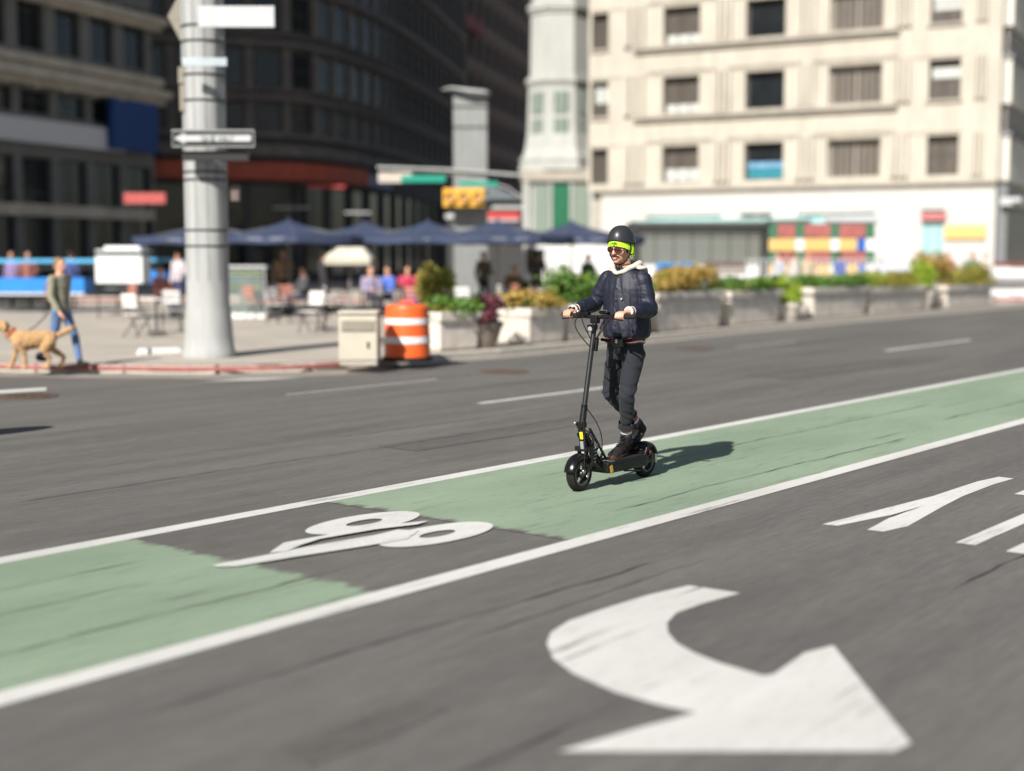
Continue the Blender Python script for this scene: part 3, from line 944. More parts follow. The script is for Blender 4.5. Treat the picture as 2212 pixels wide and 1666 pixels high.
# rusticated courses between the ledges
for k_ in range(6):
    zz = za(306 - k_ * 15)
for k_ in range(5):
    polyfacade(db, dp, za(292) + k_ * .5 - 0, za(292) + k_ * .5 + .36, .07, M_dark, 'stone_course', .1)
ap_ = [p for p in dp if p.x < D(770, 555, 94).x]
polyfacade(db, ap_, za(390), za(352), 1.3, M_awn, 'red_awning', 0)
aps = [p for p in dp if D(740, 555, 92).x < p.x < D(800, 555, 97).x + .8]
if len(aps) > 1: polyfacade(db, aps, za(388), za(360), 1.0, M_awnblue, 'blue_fascia', 0)
polyfacade(db, dp, .1, za(400), .06, M_glass, 'shop_window', 0)
for i, (p, d) in enumerate(along(dp, 3.1, .3)):
    mb = MB(); mb.span(-.2, .2, -.3, .02, 0, za(396))
    o_ = mb.build('shop_pier', M_dark, db); o_.location = (p.x, p.y, 0); o_.rotation_euler.z = math.atan2(d.y, d.x)

# --- brown building further along
b3a, b3b = D(885, 555, 128), D(1290, 555, 235)
bb, W3 = facade_thing('brown_stone_building', 'far brown building in shade between the curved corner and the pale tower', 'building', b3a, b3b)
ops3 = []
for f in range(11):
    for c_ in range(26):
        ops3.append((2 + c_ * 4.0, 4.2 + c_ * 4.0, 6 + f * 4.2, 8.6 + f * 4.2))
ops3 = [o_ for o_ in ops3 if o_[1] < W3 - 1]
wall_with_openings(0, W3, 0, 52, ops3, .35, 'wall', M_darkred, bb)
for (a, b, c, d) in ops3: window(bb, a, b, c, d, .25, M_glass, 1)
for f in range(0, 11):
    ledge(bb, 0, W3, 9.2 + f * 4.2, 9.6 + f * 4.2, .35, M_dark2, 'ledge')
mbx = MB(); mbx.span(0, W3, .5, 12, 0, 51.9); mbx.build('building_core', M_darkred, bb)
q = MB(); q.span(9, 24, -1.2, -.36, 25, 26.4); q.build('red_banner', mat('dull red banner', (.14, .03, .035), .8), bb)

# --- left building (shade): heavy cornices, shopfront bands, blue banner
e1 = D(338, 555, 80); dirL = Vector((.41, 1, 0)).normalized()
s1 = e1 - dirL * 20
lb, W4 = facade_thing('sandstone_shop_building', 'shaded sandstone building on the left with heavy cornices and a blue banner', 'building', s1, e1)
lz = lambda px, py: fz(px, py, s1, e1)
lx = lambda px: fx(px, s1, e1)
zA = lz(150, 158)
ops4 = []
def rng(n): return range(n)
heights = [lz(150, 455), lz(150, 330), lz(150, 250), lz(150, 215)]
W4L = W4
for f in range(6):
    zb = lz(150, 120) + f * 5.2
    for c_ in range(7):
        ops4.append((1.0 + c_ * 2.75, 2.9 + c_ * 2.75, zb, zb + 3.3))
ops4 += [(1.0 + c_ * 2.75, 3.2 + c_ * 2.75, lz(150, 255), lz(150, 205)) for c_ in range(7)]
ops4 += [(1.0 + c_ * 2.75, 3.2 + c_ * 2.75, .5, lz(150, 345)) for c_ in range(7)]
ops4 = [o_ for o_ in ops4 if o_[1] < W4 - .3]
wall_with_openings(0, W4, 0, 40, ops4, .4, 'wall', M_b1d, lb)
for (a, b, c, d) in ops4: window(lb, a, b, c, d, .3, M_glass, 1, .6 if c > 1 else .7)
mbx = MB(); mbx.span(0, W4 - .02, .6, 14, 0, 40); mbx.build('building_core', M_b1d, lb)
ledge(lb, -1, W4 + .5, lz(150, 198), lz(150, 165), 1.0, M_b1, 'cornice')
ledge(lb, -1, W4 + .4, lz(150, 165), lz(150, 135), .55, M_b1, 'frieze')
for k_ in range(9):
    q = MB(); x = .6 + k_ * 2.2; q.span(x, x + .3, -.9, -.02, lz(150, 204), lz(150, 198)); q.build('bracket', M_b1, lb)
ledge(lb, -1, W4 + .4, lz(150, 22), lz(150, -6), .9, M_b1, 'cornice')
ledge(lb, -1, W4 + .4, lz(150, -130), lz(150, -160), .9, M_b1, 'cornice')
q = MB(); q.span(-1, lx(262), -.5, -.02, lz(150, 318), lz(150, 268)); q.build('fascia_board', M_greybelt, lb, bevel=.03)
q = MB(); q.span(lx(222), lx(320), -.9, -.52, lz(250, 325), lz(250, 216)); q.build('blue_banner', M_banner, lb)
q = MB(); q.span(-1, W4 - .5, -.35, -.02, lz(150, 470), lz(150, 445)); q.build('stall_riser', M_b1, lb)
ledge(lb, -1, W4, .9, 1.15, .3, M_b1, 'sill')

# --- office block added out of view on the left to shade the facades opposite
ob = thing('shade_block', 'tall plain office block added outside the left of the picture to shade the facades', 'building', (-43, 43.5, .12))
opsb = [(-11 + c_ * 3.2, -8.8 + c_ * 3.2, 4 + f * 4, 6.6 + f * 4) for f in range(17) for c_ in range(7)]
w_ = wall_with_openings(-12, 12, 0, 74, opsb, .3, 'wall', M_b1, ob)
w_.rotation_euler.z = PI / 2; w_.location = (17, 0, 0)
q = MB(); q.span(-16.5, 16.5, -11.9, 11.9, 0, 73.9); q.build('building_core', M_b1d, ob)
q = MB(); q.span(16.52, 16.7, -11.6, 11.6, 3.8, 72); q.build('window', M_glass, ob)

# ------------------------------------------------------------------ rider and scooter, local x forward, y to his left
SCO = R(8.54, 5.86)
ANGF = math.atan2(-U.y, -U.x)
def lo(t, a, b): return a + (b - a) * t

scooter = thing('electric_scooter', 'black electric kick scooter with a yellow sticker, ridden along the green bike lane', 'scooter', (SCO.x, SCO.y, .006), ANGF)
RX = Matrix.Rotation(PI / 2, 4, 'X')
def make_wheel(x, steer=0.0):
    tm = MB(); tm.lathe([(.083, -.028), (.098, -.034), (.115, -.033), (.124, -.024), (.1275, -.010), (.1275, .010), (.124, .024), (.115, .033), (.098, .034), (.083, .028), (.083, -.028)], 40, RX)
    w = mesh_obj('wheel', tm.mesh('tyre', M_rubber, True), scooter, (x, 0, .127), (0, 0, steer))
    rm = MB()
    rm.lathe([(.084, -.026), (.086, -.030), (.080, -.030), (.072, -.018), (.072, .018), (.080, .030), (.086, .030), (.084, .026)], 32, RX)
    rm.lathe([(0, -.034), (.024, -.034), (.030, -.022), (.030, .022), (.024, .034), (0, .034)], 20, RX)
    for k in range(5):
        a = k * 2 * PI / 5 + .3
        for da in (-.16, .16):
            rm.tube((math.cos(a) * .026, 0, math.sin(a) * .026), (math.cos(a + da) * .076, 0, math.sin(a + da) * .076), .0075, .006, 6)
    mesh_obj('rim', rm.mesh('rim', M_rim, True), w)
    ring = MB(); ring.lathe([(.079, .0285), (.086, .0315), (.0875, .029), (.080, .0265), (.079, .0285)], 32, RX)
    ring.lathe([(.079, -.0285), (.086, -.0315), (.0875, -.029), (.080, -.0265), (.079, -.0285)], 32, RX)
    mesh_obj('rim_flange', ring.mesh('rim_flange', mat('dull alloy', (.30, .31, .28), .4, .9), True), w)
    tr = MB()
    for k in range(44):
        a = k * 2 * PI / 44
        for s_ in (-1, 1):
            q = Matrix.Rotation(-a, 4, 'Y') @ Matrix.Rotation(.4 * s_, 4, 'X')
            tr.box((math.cos(a) * .1265, s_ * .012, math.sin(a) * .1265), (.006, .016, .007), rot=(Matrix.Rotation(-a, 3, 'Y')))
    mesh_obj('tread', tr.mesh('tread', M_rubber), w)
    dc = MB(); dc.lathe([(.030, .037), (.058, .037), (.058, .040), (.030, .040), (.030, .037)], 28, RX)
    mesh_obj('brake_disc', dc.mesh('brake_disc', M_silver, True), w)
    return w
make_wheel(.43); make_wheel(-.43)
def fender(name, cx, a0, a1, r, wd, n=14, drop=.0):
    mb = MB(); prof = [(-wd, -.028), (-wd * .85, -.006), (-wd * .45, .004), (0, .007), (wd * .45, .004), (wd * .85, -.006), (wd, -.028)]
    rows = []
    for i in range(n + 1):
        a = lo(i / n, a0, a1)
        rows.append([mb.bm.verts.new((cx + math.cos(a) * (r + dr), y, .127 + math.sin(a) * (r + dr))) for (y, dr) in prof])
    for p, q in zip(rows, rows[1:]):
        for i in range(len(prof) - 1): mb.bm.faces.new((p[i], p[i + 1], q[i + 1], q[i]))
    me = mb.mesh(name, M_gloss, True)
    o = mesh_obj(name, me, scooter)
    m = o.modifiers.new('s', 'SOLIDIFY'); m.thickness = .004
    return o
fender('front_fender', .43, math.radians(8), math.radians(125), .142, .045)
fender('rear_fender', -.43, math.radians(40), math.radians(165), .142, .048)
# deck
mb = MB()
mb.box((-.10, 0, .135), (.50, .17, .075)); mb.build('deck', M_blackmet, scooter, bevel=.012)
mb = MB(); mb.box((-.10, 0, .177), (.52, .20, .012)); mb.build('foot_plate', M_blackmet, scooter, bevel=.005)
mb = MB(); mb.box((-.10, 0, .185), (.46, .165, .004)); mb.build('grip_tape', M_rubber, scooter)
mb = MB(); mb.box((.165, 0, .145), (.06, .19, .085)); mb.build('deck_nose', M_blackmet, scooter, bevel=.015)
mb = MB(); mb.box((.155, .097, .135), (.03, .006, .05), rot=Matrix.Rotation(.3, 3, 'Y')); mb.build('amber_reflector', mat('amber reflector', (.65, .35, .04), .3), scooter)
mb = MB(); mb.box((.13, .05, .188), (.07, .07, .006)); mb.build('logo_plate', M_silver, scooter)
# rear kick plate
mb = MB(); mb.box((-.375, 0, .222), (.13, .15, .014), rot=Matrix.Rotation(.50, 3, 'Y')); mb.build('kick_plate', M_blackmet, scooter, bevel=.005)
mb = MB()
for s_ in (-1, 1):
    mb.tube((-.33, s_ * .07, .18), (-.36, s_ * .07, .235), .012)
    mb.tube((-.30, s_ * .062, .15), (-.43, s_ * .062, .127), .018, .014)
mb.build('rear_swingarm', M_blackmet, scooter, smooth=True)
mb = MB(); mb.tube((-.43, -.068, .127), (-.43, .068, .127), .009); mb.tube((.43, -.06, .127), (.43, .06, .127), .009); mb.build('axle_bolt', M_silver, scooter, smooth=True)
mb = MB(); mb.box((-.405, .058, .195), (.035, .02, .04), rot=Matrix.Rotation(.5, 3, 'Y')); mb.build('brake_caliper', M_gloss, scooter, bevel=.004)
mb = MB(); mb.ball((-.40, .07, .2), (.012, .006, .012)); mb.build('red_reflector', mat('red reflector', (.7, .03, .03), .3), scooter)
mb = MB(); mb.box((-.50, .055, .15), (.025, .02, .05)); mb.box((-.505, .055, .115), (.02, .02, .02)); mb.build('tail_bracket', M_silver, scooter, bevel=.004)
# neck: two side plates with round holes, and the spring linkage
A_ = Vector((.375, 0, .43)); B_ = Vector((.17, 0, .17))
dn = (B_ - A_).normalized(); up = Vector((-dn.z, 0, dn.x))
for s_ in (-1, 1):
    mb = MB()
    y = s_ * .036
    n = 4; Ln = (B_ - A_).length
    for e in (-.038, .038):
        mb.tube(A_ + up * e * .8 + Vector((0, y, 0)), B_ + up * e * 1.2 + Vector((0, y, 0)), .010)
    for i in range(n + 1):
        p = A_ + dn * Ln * (i + .1) / n
        mb.tube(p + up * -.036 + Vector((0, y, 0)), p + up * .036 + dn * .02 + Vector((0, y, 0)), .010)
    mb.build('neck_plate', M_blackmet, scooter, smooth=True)
mb = MB(); mb.box((.275, 0, .29), (.03, .05, .30), rot=Matrix.Rotation(math.radians(38), 3, 'Y')); mb.build('neck_spine', M_blackmet, scooter, bevel=.006)
mb = MB()
for i in range(22):
    t = i / 22; a = i * 1.5
    p = Vector((.33, 0, .20)).lerp(Vector((.30, 0, .335)), t)
    a2 = (i + 1) * 1.5; p2 = Vector((.33, 0, .20)).lerp(Vector((.30, 0, .335)), (i + 1) / 22)
    mb.tube(p + Vector((math.cos(a) * .018, .055 + math.sin(a) * .018, 0)), p2 + Vector((math.cos(a2) * .018, .055 + math.sin(a2) * .018, 0)), .0042, seg=6)
mb.build('spring', M_silver, scooter, smooth=True)
mb = MB()
for s_ in (-1, 1):
    mb.tube((.36, s_ * .052, .29), (.335, s_ * .056, .20), .016, .014)
    mb.tube((.335, s_ * .056, .20), (.43, s_ * .056, .127), .017, .013)
    mb.tube((.335, s_ * .056, .20), (.21, s_ * .05, .13), .012, .012)
mb.box((.365, 0, .30), (.06, .13, .035)); mb.build('fork', M_blackmet, scooter, smooth=True)
mb = MB(); mb.ball((.455, .062, .15), (.018, .01, .018)); mb.ball((.415, .064, .108), (.013, .008, .013)); mb.build('fork_bolt', M_silver, scooter, smooth=True)
# head tube, clamp, stem
H0, H1 = Vector((.372, 0, .30)), Vector((.403, 0, .455))
mb = MB(); mb.tube(H0, H1, .030, .027, 20); mb.build('head_tube', M_blackmet, scooter, smooth=True)
mb = MB(); mb.box(H0.lerp(H1, .66) + Vector((.027, .012, 0)), (.012, .026, .055), rot=Matrix.Rotation(.19, 3, 'Y')); mb.build('yellow_sticker', M_ysticker, scooter, bevel=.005)
mb = MB(); mb.box(H0.lerp(H1, .2) + Vector((.027, .008, 0)), (.012, .028, .06), rot=Matrix.Rotation(.19, 3, 'Y')); mb.build('headlight', mat('clear lamp lens', (.30, .32, .34), .1, spec=.8), scooter, bevel=.005)
ST0, ST1 = Vector((.402, 0, .45)), Vector((.243, 0, 1.21))
mb = MB(); mb.tube(ST0, ST0.lerp(ST1, .22), .026, .023, 20); mb.build('stem_sleeve', M_blackmet, scooter, smooth=True)
mb = MB(); mb.tube(ST0.lerp(ST1, .02), ST1, .0195, .0185, 20); mb.build('stem', mat('satin dark alloy', (.09, .09, .088), .26, .9, var=.1, scale=20), scooter, smooth=True)
mb = MB(); mb.box(ST0 + Vector((.0, 0, .03)), (.06, .055, .045)); mb.tube(ST0 + Vector((.02, -.02, .03)), ST0 + Vector((.055, -.035, .05)), .008); mb.build('folding_clamp', M_blackmet, scooter, bevel=.008)
mb = MB(); mb.ball(ST0 + Vector((.045, -.03, .045)), (.014, .018, .014)); mb.build('clamp_knob', M_silver, scooter, smooth=True)
mb = MB(); mb.tube(ST0.lerp(ST1, .20), ST0.lerp(ST1, .225), .0245, .0245, 20); mb.tube(ST1 + (ST0 - ST1) * .06, ST1 + (ST0 - ST1) * .015, .024, .025, 20); mb.build('stem_collar', M_gloss, scooter, smooth=True)
# handlebar with levers, display, cables
BY = .315
bar_c = ST1 + Vector((-.008, 0, .045))
def bar_pt(y): return bar_c + Vector((-.035 * (abs(y) / BY) ** 1.5, y, .012 * (abs(y) / BY)))
mb = MB(); mb.path([bar_pt(y) for y in (-.18, -.09, 0, .09, .18)], .0145, 12); mb.build('handlebar', M_blackmet, scooter, smooth=True)
for s_ in (-1, 1):
    mb = MB(); mb.path([bar_pt(s_ * .165), bar_pt(s_ * BY)], .0175, 14); mb.ball(bar_pt(s_ * BY), (.019,) * 3); mb.build('grip', M_rubber, scooter, smooth=True)
    mb = MB(); a = bar_pt(s_ * .15)
    mb.path([a + Vector((.01, 0, 0)), a + Vector((.045, s_ * .02, -.012)), a + Vector((.055, s_ * .12, -.02))], .006, 8)
    mb.box(a, (.04, .03, .035)); mb.build('brake_lever', M_blackmet, scooter, smooth=True)
mb = MB(); mb.box(ST1 + Vector((-.004, 0, .03)), (.05, .06, .06)); mb.build('stem_clamp', M_blackmet, scooter, bevel=.008)
mb = MB(); mb.box(bar_pt(.075) + Vector((-.005, 0, .03)), (.05, .075, .022), rot=Matrix.Rotation(-.4, 3, 'Y')); dsp = mb.build('display', M_gloss, scooter, bevel=.006)
mb = MB(); mb.box(bar_pt(.075) + Vector((-.0105, 0, .0425)), (.036, .058, .002), rot=Matrix.Rotation(-.4, 3, 'Y')); mb.build('screen', mat('lcd screen', (.20, .25, .24), .1), dsp)
mb = MB(); mb.box(bar_pt(-.08) + Vector((0, 0, .018)), (.045, .045, .03)); mb.box(bar_pt(-.125) + Vector((0, 0, .012)), (.03, .02, .028)); mb.build('switch_box', M_gloss, scooter, bevel=.005)
mb = MB(); mb.ball(bar_pt(-.175) + Vector((-.004, 0, .03)), (.012, .016, .016)); mb.build('bell', M_silver, scooter, smooth=True)
mb = MB(); mb.box(ST1 + Vector((.038, 0, -.035)), (.04, .06, .055)); mb.build('stem_lamp', M_gloss, scooter, bevel=.01)
mb = MB(); mb.ball(ST1 + Vector((.062, 0, -.04)), (.006, .02, .02)); mb.build('lamp_lens', MATS['clear lamp lens'], scooter, smooth=True)
def arcpts(a, b, sag, side=0, n=9):
    a, b = Vector(a), Vector(b)
    return [a.lerp(b, t / n) + Vector((sag[0], side, sag[1])) * math.sin(PI * t / n) for t in range(n + 1)]
for i, (a, b, sg, sd) in enumerate(((bar_pt(.15) + Vector((.02, 0, 0)), ST0.lerp(ST1, .72), (.07, .02), .03), (bar_pt(-.15) + Vector((.02, 0, 0)), ST0.lerp(ST1, .76), (.07, .03), -.03),
                                    (bar_pt(.12), ST0.lerp(ST1, .80), (-.05, .05), .02), (bar_pt(-.10), ST0.lerp(ST1, .82), (.05, .06), -.02),
                                    (ST0.lerp(ST1, .2) + Vector((-.02, 0, 0)), (.20, .03, .2), (-.05, .01), .03), (ST0.lerp(ST1, .1) + Vector((.02, .02, 0)), (.45, .06, .15), (.02, .0), .02),
                                    (ST0 + Vector((-.02, 0, 0)), (.22, -.02, .19), (-.07, .03), -.01))):
    mb = MB(); mb.path(arcpts(a, b, sg, sd), .0042, 6); mb.build('cable', M_rubber, scooter, smooth=True)
mb = MB(); mb.tube((-.02, .09, .10), (-.20, .11, .085), .007); mb.build('kickstand', M_blackmet, scooter, smooth=True)
mb = MB(); mb.box(ST0.lerp(ST1, .80) + Vector((-.03, .012, 0)), (.03, .03, .10), rot=Matrix.Rotation(-.2, 3, 'Y')); mb.build('stem_hook', M_blackmet, scooter, bevel=.005)

# ---- the rider
rider = thing('person', 'person in a navy jacket, dark helmet and neon headband standing on the scooter', 'person', (SCO.x, SCO.y, .006), ANGF)
v3 = Vector
shL, shR = v3((-.15, .175, 1.525)), v3((-.15, -.175, 1.525))
elL, elR = v3((-.155, .215, 1.30)), v3((-.14, -.275, 1.335))
gL, gR = bar_pt(.215), bar_pt(-.262)
wrL, wrR = gL + v3((-.075, .018, .035)), gR + v3((-.068, -.004, .036))
hipL, hipR = v3((-.15, .085, .97)), v3((-.17, -.085, .97))
knL, knR = v3((-.055, .085, .665)), v3((-.14, -.125, .665))
anL, anR = v3((-.185, -.005, .285)), v3((-.505, -.075, .355))
HC = v3((-.085, 0, 1.775))                      # head centre
HT = Matrix.Rotation(math.radians(4), 3, 'Z') @ Matrix.Rotation(math.radians(4), 3, 'Y')
def hp(x, y, z): return HC + HT @ v3((x, y, z))
body = MB()
body.ball(hp(-.008, 0, .022), (.096, .074, .098), 3, HT)
body.ball(hp(.022, 0, -.052), (.062, .054, .074), 3, HT)
body.loft([(hp(.035, 0, -.118), HT @ v3((.036, 0, 0)), HT @ v3((0, .024, 0))), (hp(.034, 0, -.10), HT @ v3((.052, 0, 0)), HT @ v3((0, .042, 0))),
           (hp(.022, 0, -.06), HT @ v3((.066, 0, 0)), HT @ v3((0, .056, 0))), (hp(.01, 0, -.01), HT @ v3((.084, 0, 0)), HT @ v3((0, .066, 0))), (hp(.0, 0, .03), HT @ v3((.092, 0, 0)), HT @ v3((0, .072, 0)))])
body.ball(hp(.070, 0, -.110), (.020, .022, .016), 2, HT)                    # chin
body.caps([(hp(.088, 0, -.014), hp(.110, 0, -.050), .010, .0125)])         # nose
for s_ in (-1, 1):
    body.ball(hp(.099, s_ * .010, -.052), (.011, .009, .008), 1, HT)         # nostril
    body.ball(hp(.060, s_ * .040, -.045), (.028, .022, .024), 2, HT)         # cheek
    body.ball(hp(.080, s_ * .030, .006), (.012, .022, .009), 2, HT)          # brow
    body.ball(hp(-.005, s_ * .070, -.028), (.018, .010, .030), 2, HT)        # ear
body.ball(hp(.080, 0, -.078), (.016, .027, .016), 2, HT)                    # mouth region
body.caps([(hp(-.025, 0, -.06), v3((-.145, 0, 1.565)), .052, .056), (v3((-.145, 0, 1.57)), v3((-.15, 0, 1.45)), .058, .09),
           (v3((-.15, 0, 1.45)), v3((-.16, 0, 1.2)), .10, .095), (v3((-.16, 0, 1.2)), v3((-.16, 0, 1.04)), .095, .085),
           (v3((-.15, .05, 1.46)), shL + v3((0, -.03, -.02)), .055, .042), (v3((-.15, -.05, 1.46)), shR + v3((0, .03, -.02)), .055, .042),
           (shL + v3((0, -.03, -.02)), elL, .042, .036), (shR + v3((0, .03, -.02)), elR, .042, .036), (elL, wrL, .036, .026), (elR, wrR, .036, .026),
           (hipL, knL, .066, .05), (hipR, knR, .066, .05), (knL, anL, .048, .026), (knR, anR, .048, .026),
           (anL, v3((-.07, .0, .225)), .026, .018), (anR, v3((-.42, -.088, .265)), .026, .018)])
# hands: palm behind the grip, four fingers over and round it, thumb beneath
def hand(g, wr, s_):
    ax = (bar_pt(s_ * .3) - bar_pt(s_ * .2)).normalized()          # outward along the grip
    fw = v3((1, 0, 0)); upv = v3((0, 0, 1))
    back = g + v3((-.036, 0, .020))
    body.caps([(wr, wr.lerp(back, .55), .024, .024)])
    for k in range(4):
        off = ax * (.027 - k * .0185)
        ln = (.86, 1.0, .95, .82)[3 - k] if s_ > 0 else (.86, 1.0, .95, .82)[3 - k]
        p0 = wr.lerp(back, .5) + off * .8
        k1 = g + off + v3((-.020, 0, .031))                        # knuckle
        k2 = g + off + v3((.018, 0, .028 * ln))
        k3 = g + off + v3((.031, 0, -.002))
        k4 = g + off + v3((.016, 0, -.025 * ln))
        body.caps([(p0, k1, .0125, .0112), (k1, k2, .0108, .0096), (k2, k3, .0095, .0088), (k3, k4, .0086, .0076)])
    t0 = wr.lerp(back, .6) - ax * .024
    t1 = g - ax * .048 + v3((-.018, 0, .004)); t2 = g - ax * .050 + v3((.010, 0, -.018)); t3 = g - ax * .038 + v3((.024, 0, -.024))
    body.caps([(t0, t1, .0145, .0115), (t1, t2, .0112, .0098), (t2, t3, .0096, .0082)])
hand(gL, wrL, 1); hand(gR, wrR, -1)
bme = remesh(body, 'body', M_skin, .0042, 3)
mesh_obj('body', bme, rider)
# face details
lp = MB(); lp.ball(hp(.094, 0, -.081), (.008, .022, .0055), 2, HT); lp.ball(hp(.091, 0, -.0915), (.009, .018, .0065), 2, HT); lp.build('lips', M_lip, rider, smooth=True)
tt = MB(); tt.ball(hp(.0958, 0, -.0858), (.006, .015, .003), 2, HT); tt.build('teeth', M_mouth, rider, smooth=True)
ms = MB()
for s_ in (-1, 1):
    ms.caps([(hp(.104, s_ * .002, -.0675), hp(.0965, s_ * .018, -.0695), .0062, .0060), (hp(.0965, s_ * .018, -.0695), hp(.080, s_ * .034, -.078), .0058, .003)])
mesh_obj('moustache', remesh(ms, 'moustache', M_hairdk, .0018, 1), rider)
hr = MB()
for s_ in (-1, 1): hr.ball(hp(.012, s_ * .064, -.030), (.012, .008, .026), 2, HT)
hr.ball(hp(-.055, 0, -.02), (.045, .058, .05), 2, HT)
mesh_obj('hair', remesh(hr, 'hair', M_hairdk, .003, 2), rider)
# sunglasses
sg = MB()
for s_ in (-1, 1):
    c = hp(.1015, s_ * .031, -.020)
    rot = HT @ Matrix.Rotation(s_ * .22, 3, 'Z') @ Matrix.Rotation(PI / 2, 3, 'Y')
    m4 = Matrix.Translation(c) @ rot.to_4x4()
    sg.lathe([(.0215, -.003), (.0265, -.003), (.0265, .003), (.0215, .003), (.0215, -.003)], 24, m4, .86, 1.05)
    sg.path([hp(.093, s_ * .054, -.013), hp(.04, s_ * .074, -.013), hp(-.01, s_ * .080, -.02)], .0034, 8)
sg.path([hp(.108, -.008, -.014), hp(.110, 0, -.011), hp(.108, .008, -.014)], .0034, 8)
sun_g = sg.build('sunglasses', M_shell, rider, smooth=True)
for s_ in (-1, 1):
    l = MB(); c = hp(.1015, s_ * .031, -.020); rot = HT @ Matrix.Rotation(s_ * .22, 3, 'Z') @ Matrix.Rotation(PI / 2, 3, 'Y')
    l.lathe([(0, .0035), (.012, .0028), (.0225, .0005), (.0225, -.001), (0, -.001)], 24, Matrix.Translation(c) @ rot.to_4x4(), .86, 1.05)
    l.build('lens', M_lens, sun_g, smooth=True)
# neon headband and ear covers
hb = MB()
def band_ring(z0, z1, g, front):
    rows = []
    for (zz, gg) in ((z0, g - .004), (z0, g), ((z0 + z1) / 2, g + .003), (z1, g), (z1, g - .004)):
        row = []
        for i in range(40):
            a = 2 * PI * i / 40
            dip = -.030 * max(0, 1 - (math.cos(a)) ** 2) ** 1.5 + .006 * max(0, math.cos(a))
            row.append(hb.bm.verts.new(hp(-.006 + (.096 + gg) * math.cos(a), (.074 + gg) * math.sin(a), zz + dip)))
        rows.append(row)
    for p, q in zip(rows, rows[1:]):
        for i in range(40):
            j = (i + 1) % 40
            hb.bm.faces.new((p[i], p[j], q[j], q[i]))
band_ring(-.002, .050, .012, True)
head_b = hb.build('headband', M_neon, rider, smooth=True)
for s_ in (-1, 1):
    e = MB(); e.ball(hp(-.022, s_ * .086, -.036), (.030, .011, .054), 3, HT); e.build('ear_cover', M_neon, head_b, smooth=True)
    st = MB()
    st.path([hp(.012, s_ * .088, .045), hp(.010, s_ * .093, -.015), hp(.018, s_ * .085, -.065), hp(.022, s_ * .062, -.100), hp(.028, s_ * .03, -.130), hp(.032, 0, -.138)], .0042, 8)
    st.path([hp(-.045, s_ * .088, .035), hp(-.050, s_ * .090, -.03), hp(-.025, s_ * .094, -.06), hp(.018, s_ * .086, -.066)], .0042, 8)
    st.build('chin_strap', M_strap, rider, smooth=True)
st = MB(); st.path([hp(.03, .015, -.137), hp(.035, .03, -.165), hp(.03, .02, -.185)], .003, 6); st.path([hp(.032, 0, -.138), hp(.045, .008, -.175)], .003, 6); st.build('strap_end', M_strap, rider, smooth=True)
tm = text_mesh('UY', M_neont, .026, .003, bold=.0008)
o = mesh_obj('headband_lettering', tm, head_b)
ctr = hp(.1135, .014, .024)
zz = HT @ v3((1, .12, .05)).normalized(); xx = v3((0, 0, 1)).cross(zz).normalized(); yy = zz.cross(xx)
o.matrix_local = Matrix.Translation(ctr) @ Matrix((xx, yy, zz)).transposed().to_4x4()
sl = MB(); q0 = hp(.107, -.034, .010); q1 = hp(.110, -.020, .026); q2 = hp(.111, -.008, .028); sl.path([q0, q1, q2], .0022, 6); sl.build('headband_lettering', M_neont, head_b)
# helmet shell
hm = MB()
rows = []
NS = 44
for k in range(13):
    t = k / 12
    row = []
    for i in range(NS):
        a = 2 * PI * i / NS
        rim = .036 + .010 * math.cos(a) - .020 * math.sin(a) ** 2
        ph = t * PI / 2
        r = math.cos(ph) ** .84
        z = rim + (.152 - rim) * math.sin(ph)
        row.append(hm.bm.verts.new(hp(-.014 + .121 * r * math.cos(a), .100 * r * math.sin(a), z)) if k < 12 else None)
    rows.append(row)
topv = hm.bm.verts.new(hp(-.014, 0, .152))
for p, q in zip(rows[:11], rows[1:12]):
    for i in range(NS):
        j = (i + 1) % NS
        hm.bm.faces.new((p[i], p[j], q[j], q[i]))
for i in range(NS): hm.bm.faces.new((rows[11][i], rows[11][(i + 1) % NS], topv))
inn = [hm.bm.verts.new(hp(-.014 + .113 * math.cos(2 * PI * i / NS), .091 * math.sin(2 * PI * i / NS), .040 + .010 * math.cos(2 * PI * i / NS) - .020 * math.sin(2 * PI * i / NS) ** 2)) for i in range(NS)]
for i in range(NS):
    j = (i + 1) % NS
    hm.bm.faces.new((rows[0][j], rows[0][i], inn[i], inn[j]))
helmet = hm.build('helmet', M_helmet, rider, smooth=True)
tr = MB(); pts = [hp(-.014 + .1205 * math.cos(2 * PI * i / 44), .0995 * math.sin(2 * PI * i / 44), .036 + .010 * math.cos(2 * PI * i / 44) - .020 * math.sin(2 * PI * i / 44) ** 2) for i in range(45)]
tr.path(pts, .0034, 6); tr.build('helmet_trim', M_strap, helmet, smooth=True)

# jacket
def fold_noise(p, sx, sy, sz):
    return noise.noise(v3((p.x * sx, p.y * sy, p.z * sz)))
jk = MB()
X = v3((1, 0, 0)); Y = v3((0, 1, 0))
jk.loft([(v3((-.155, .0, 1.075)), X * .125, Y * .150), (v3((-.17, 0, 1.10)), X * .165, Y * .182), (v3((-.175, 0, 1.16)), X * .182, Y * .190), (v3((-.17, 0, 1.27)), X * .168, Y * .182), (v3((-.165, 0, 1.38)), X * .155, Y * .186),
         (v3((-.155, 0, 1.46)), X * .136, Y * .192), (v3((-.155, 0, 1.52)), X * .118, Y * .185), (v3((-.155, 0, 1.565)), X * .10, Y * .145), (v3((-.15, 0, 1.60)), X * .085, Y * .095), (v3((-.145, 0, 1.615)), X * .07, Y * .07)])
for (sh, el, wr, s_) in ((shL, elL, wrL, 1), (shR, elR, wrR, -1)):
    d = (wr - el).normalized()
    jk.caps([(sh + v3((0, -s_ * .022, .0)), el, .071, .062), (el, el.lerp(wr, .62), .065, .054), (el.lerp(wr, .62), wr - d * .058, .055, .040)])
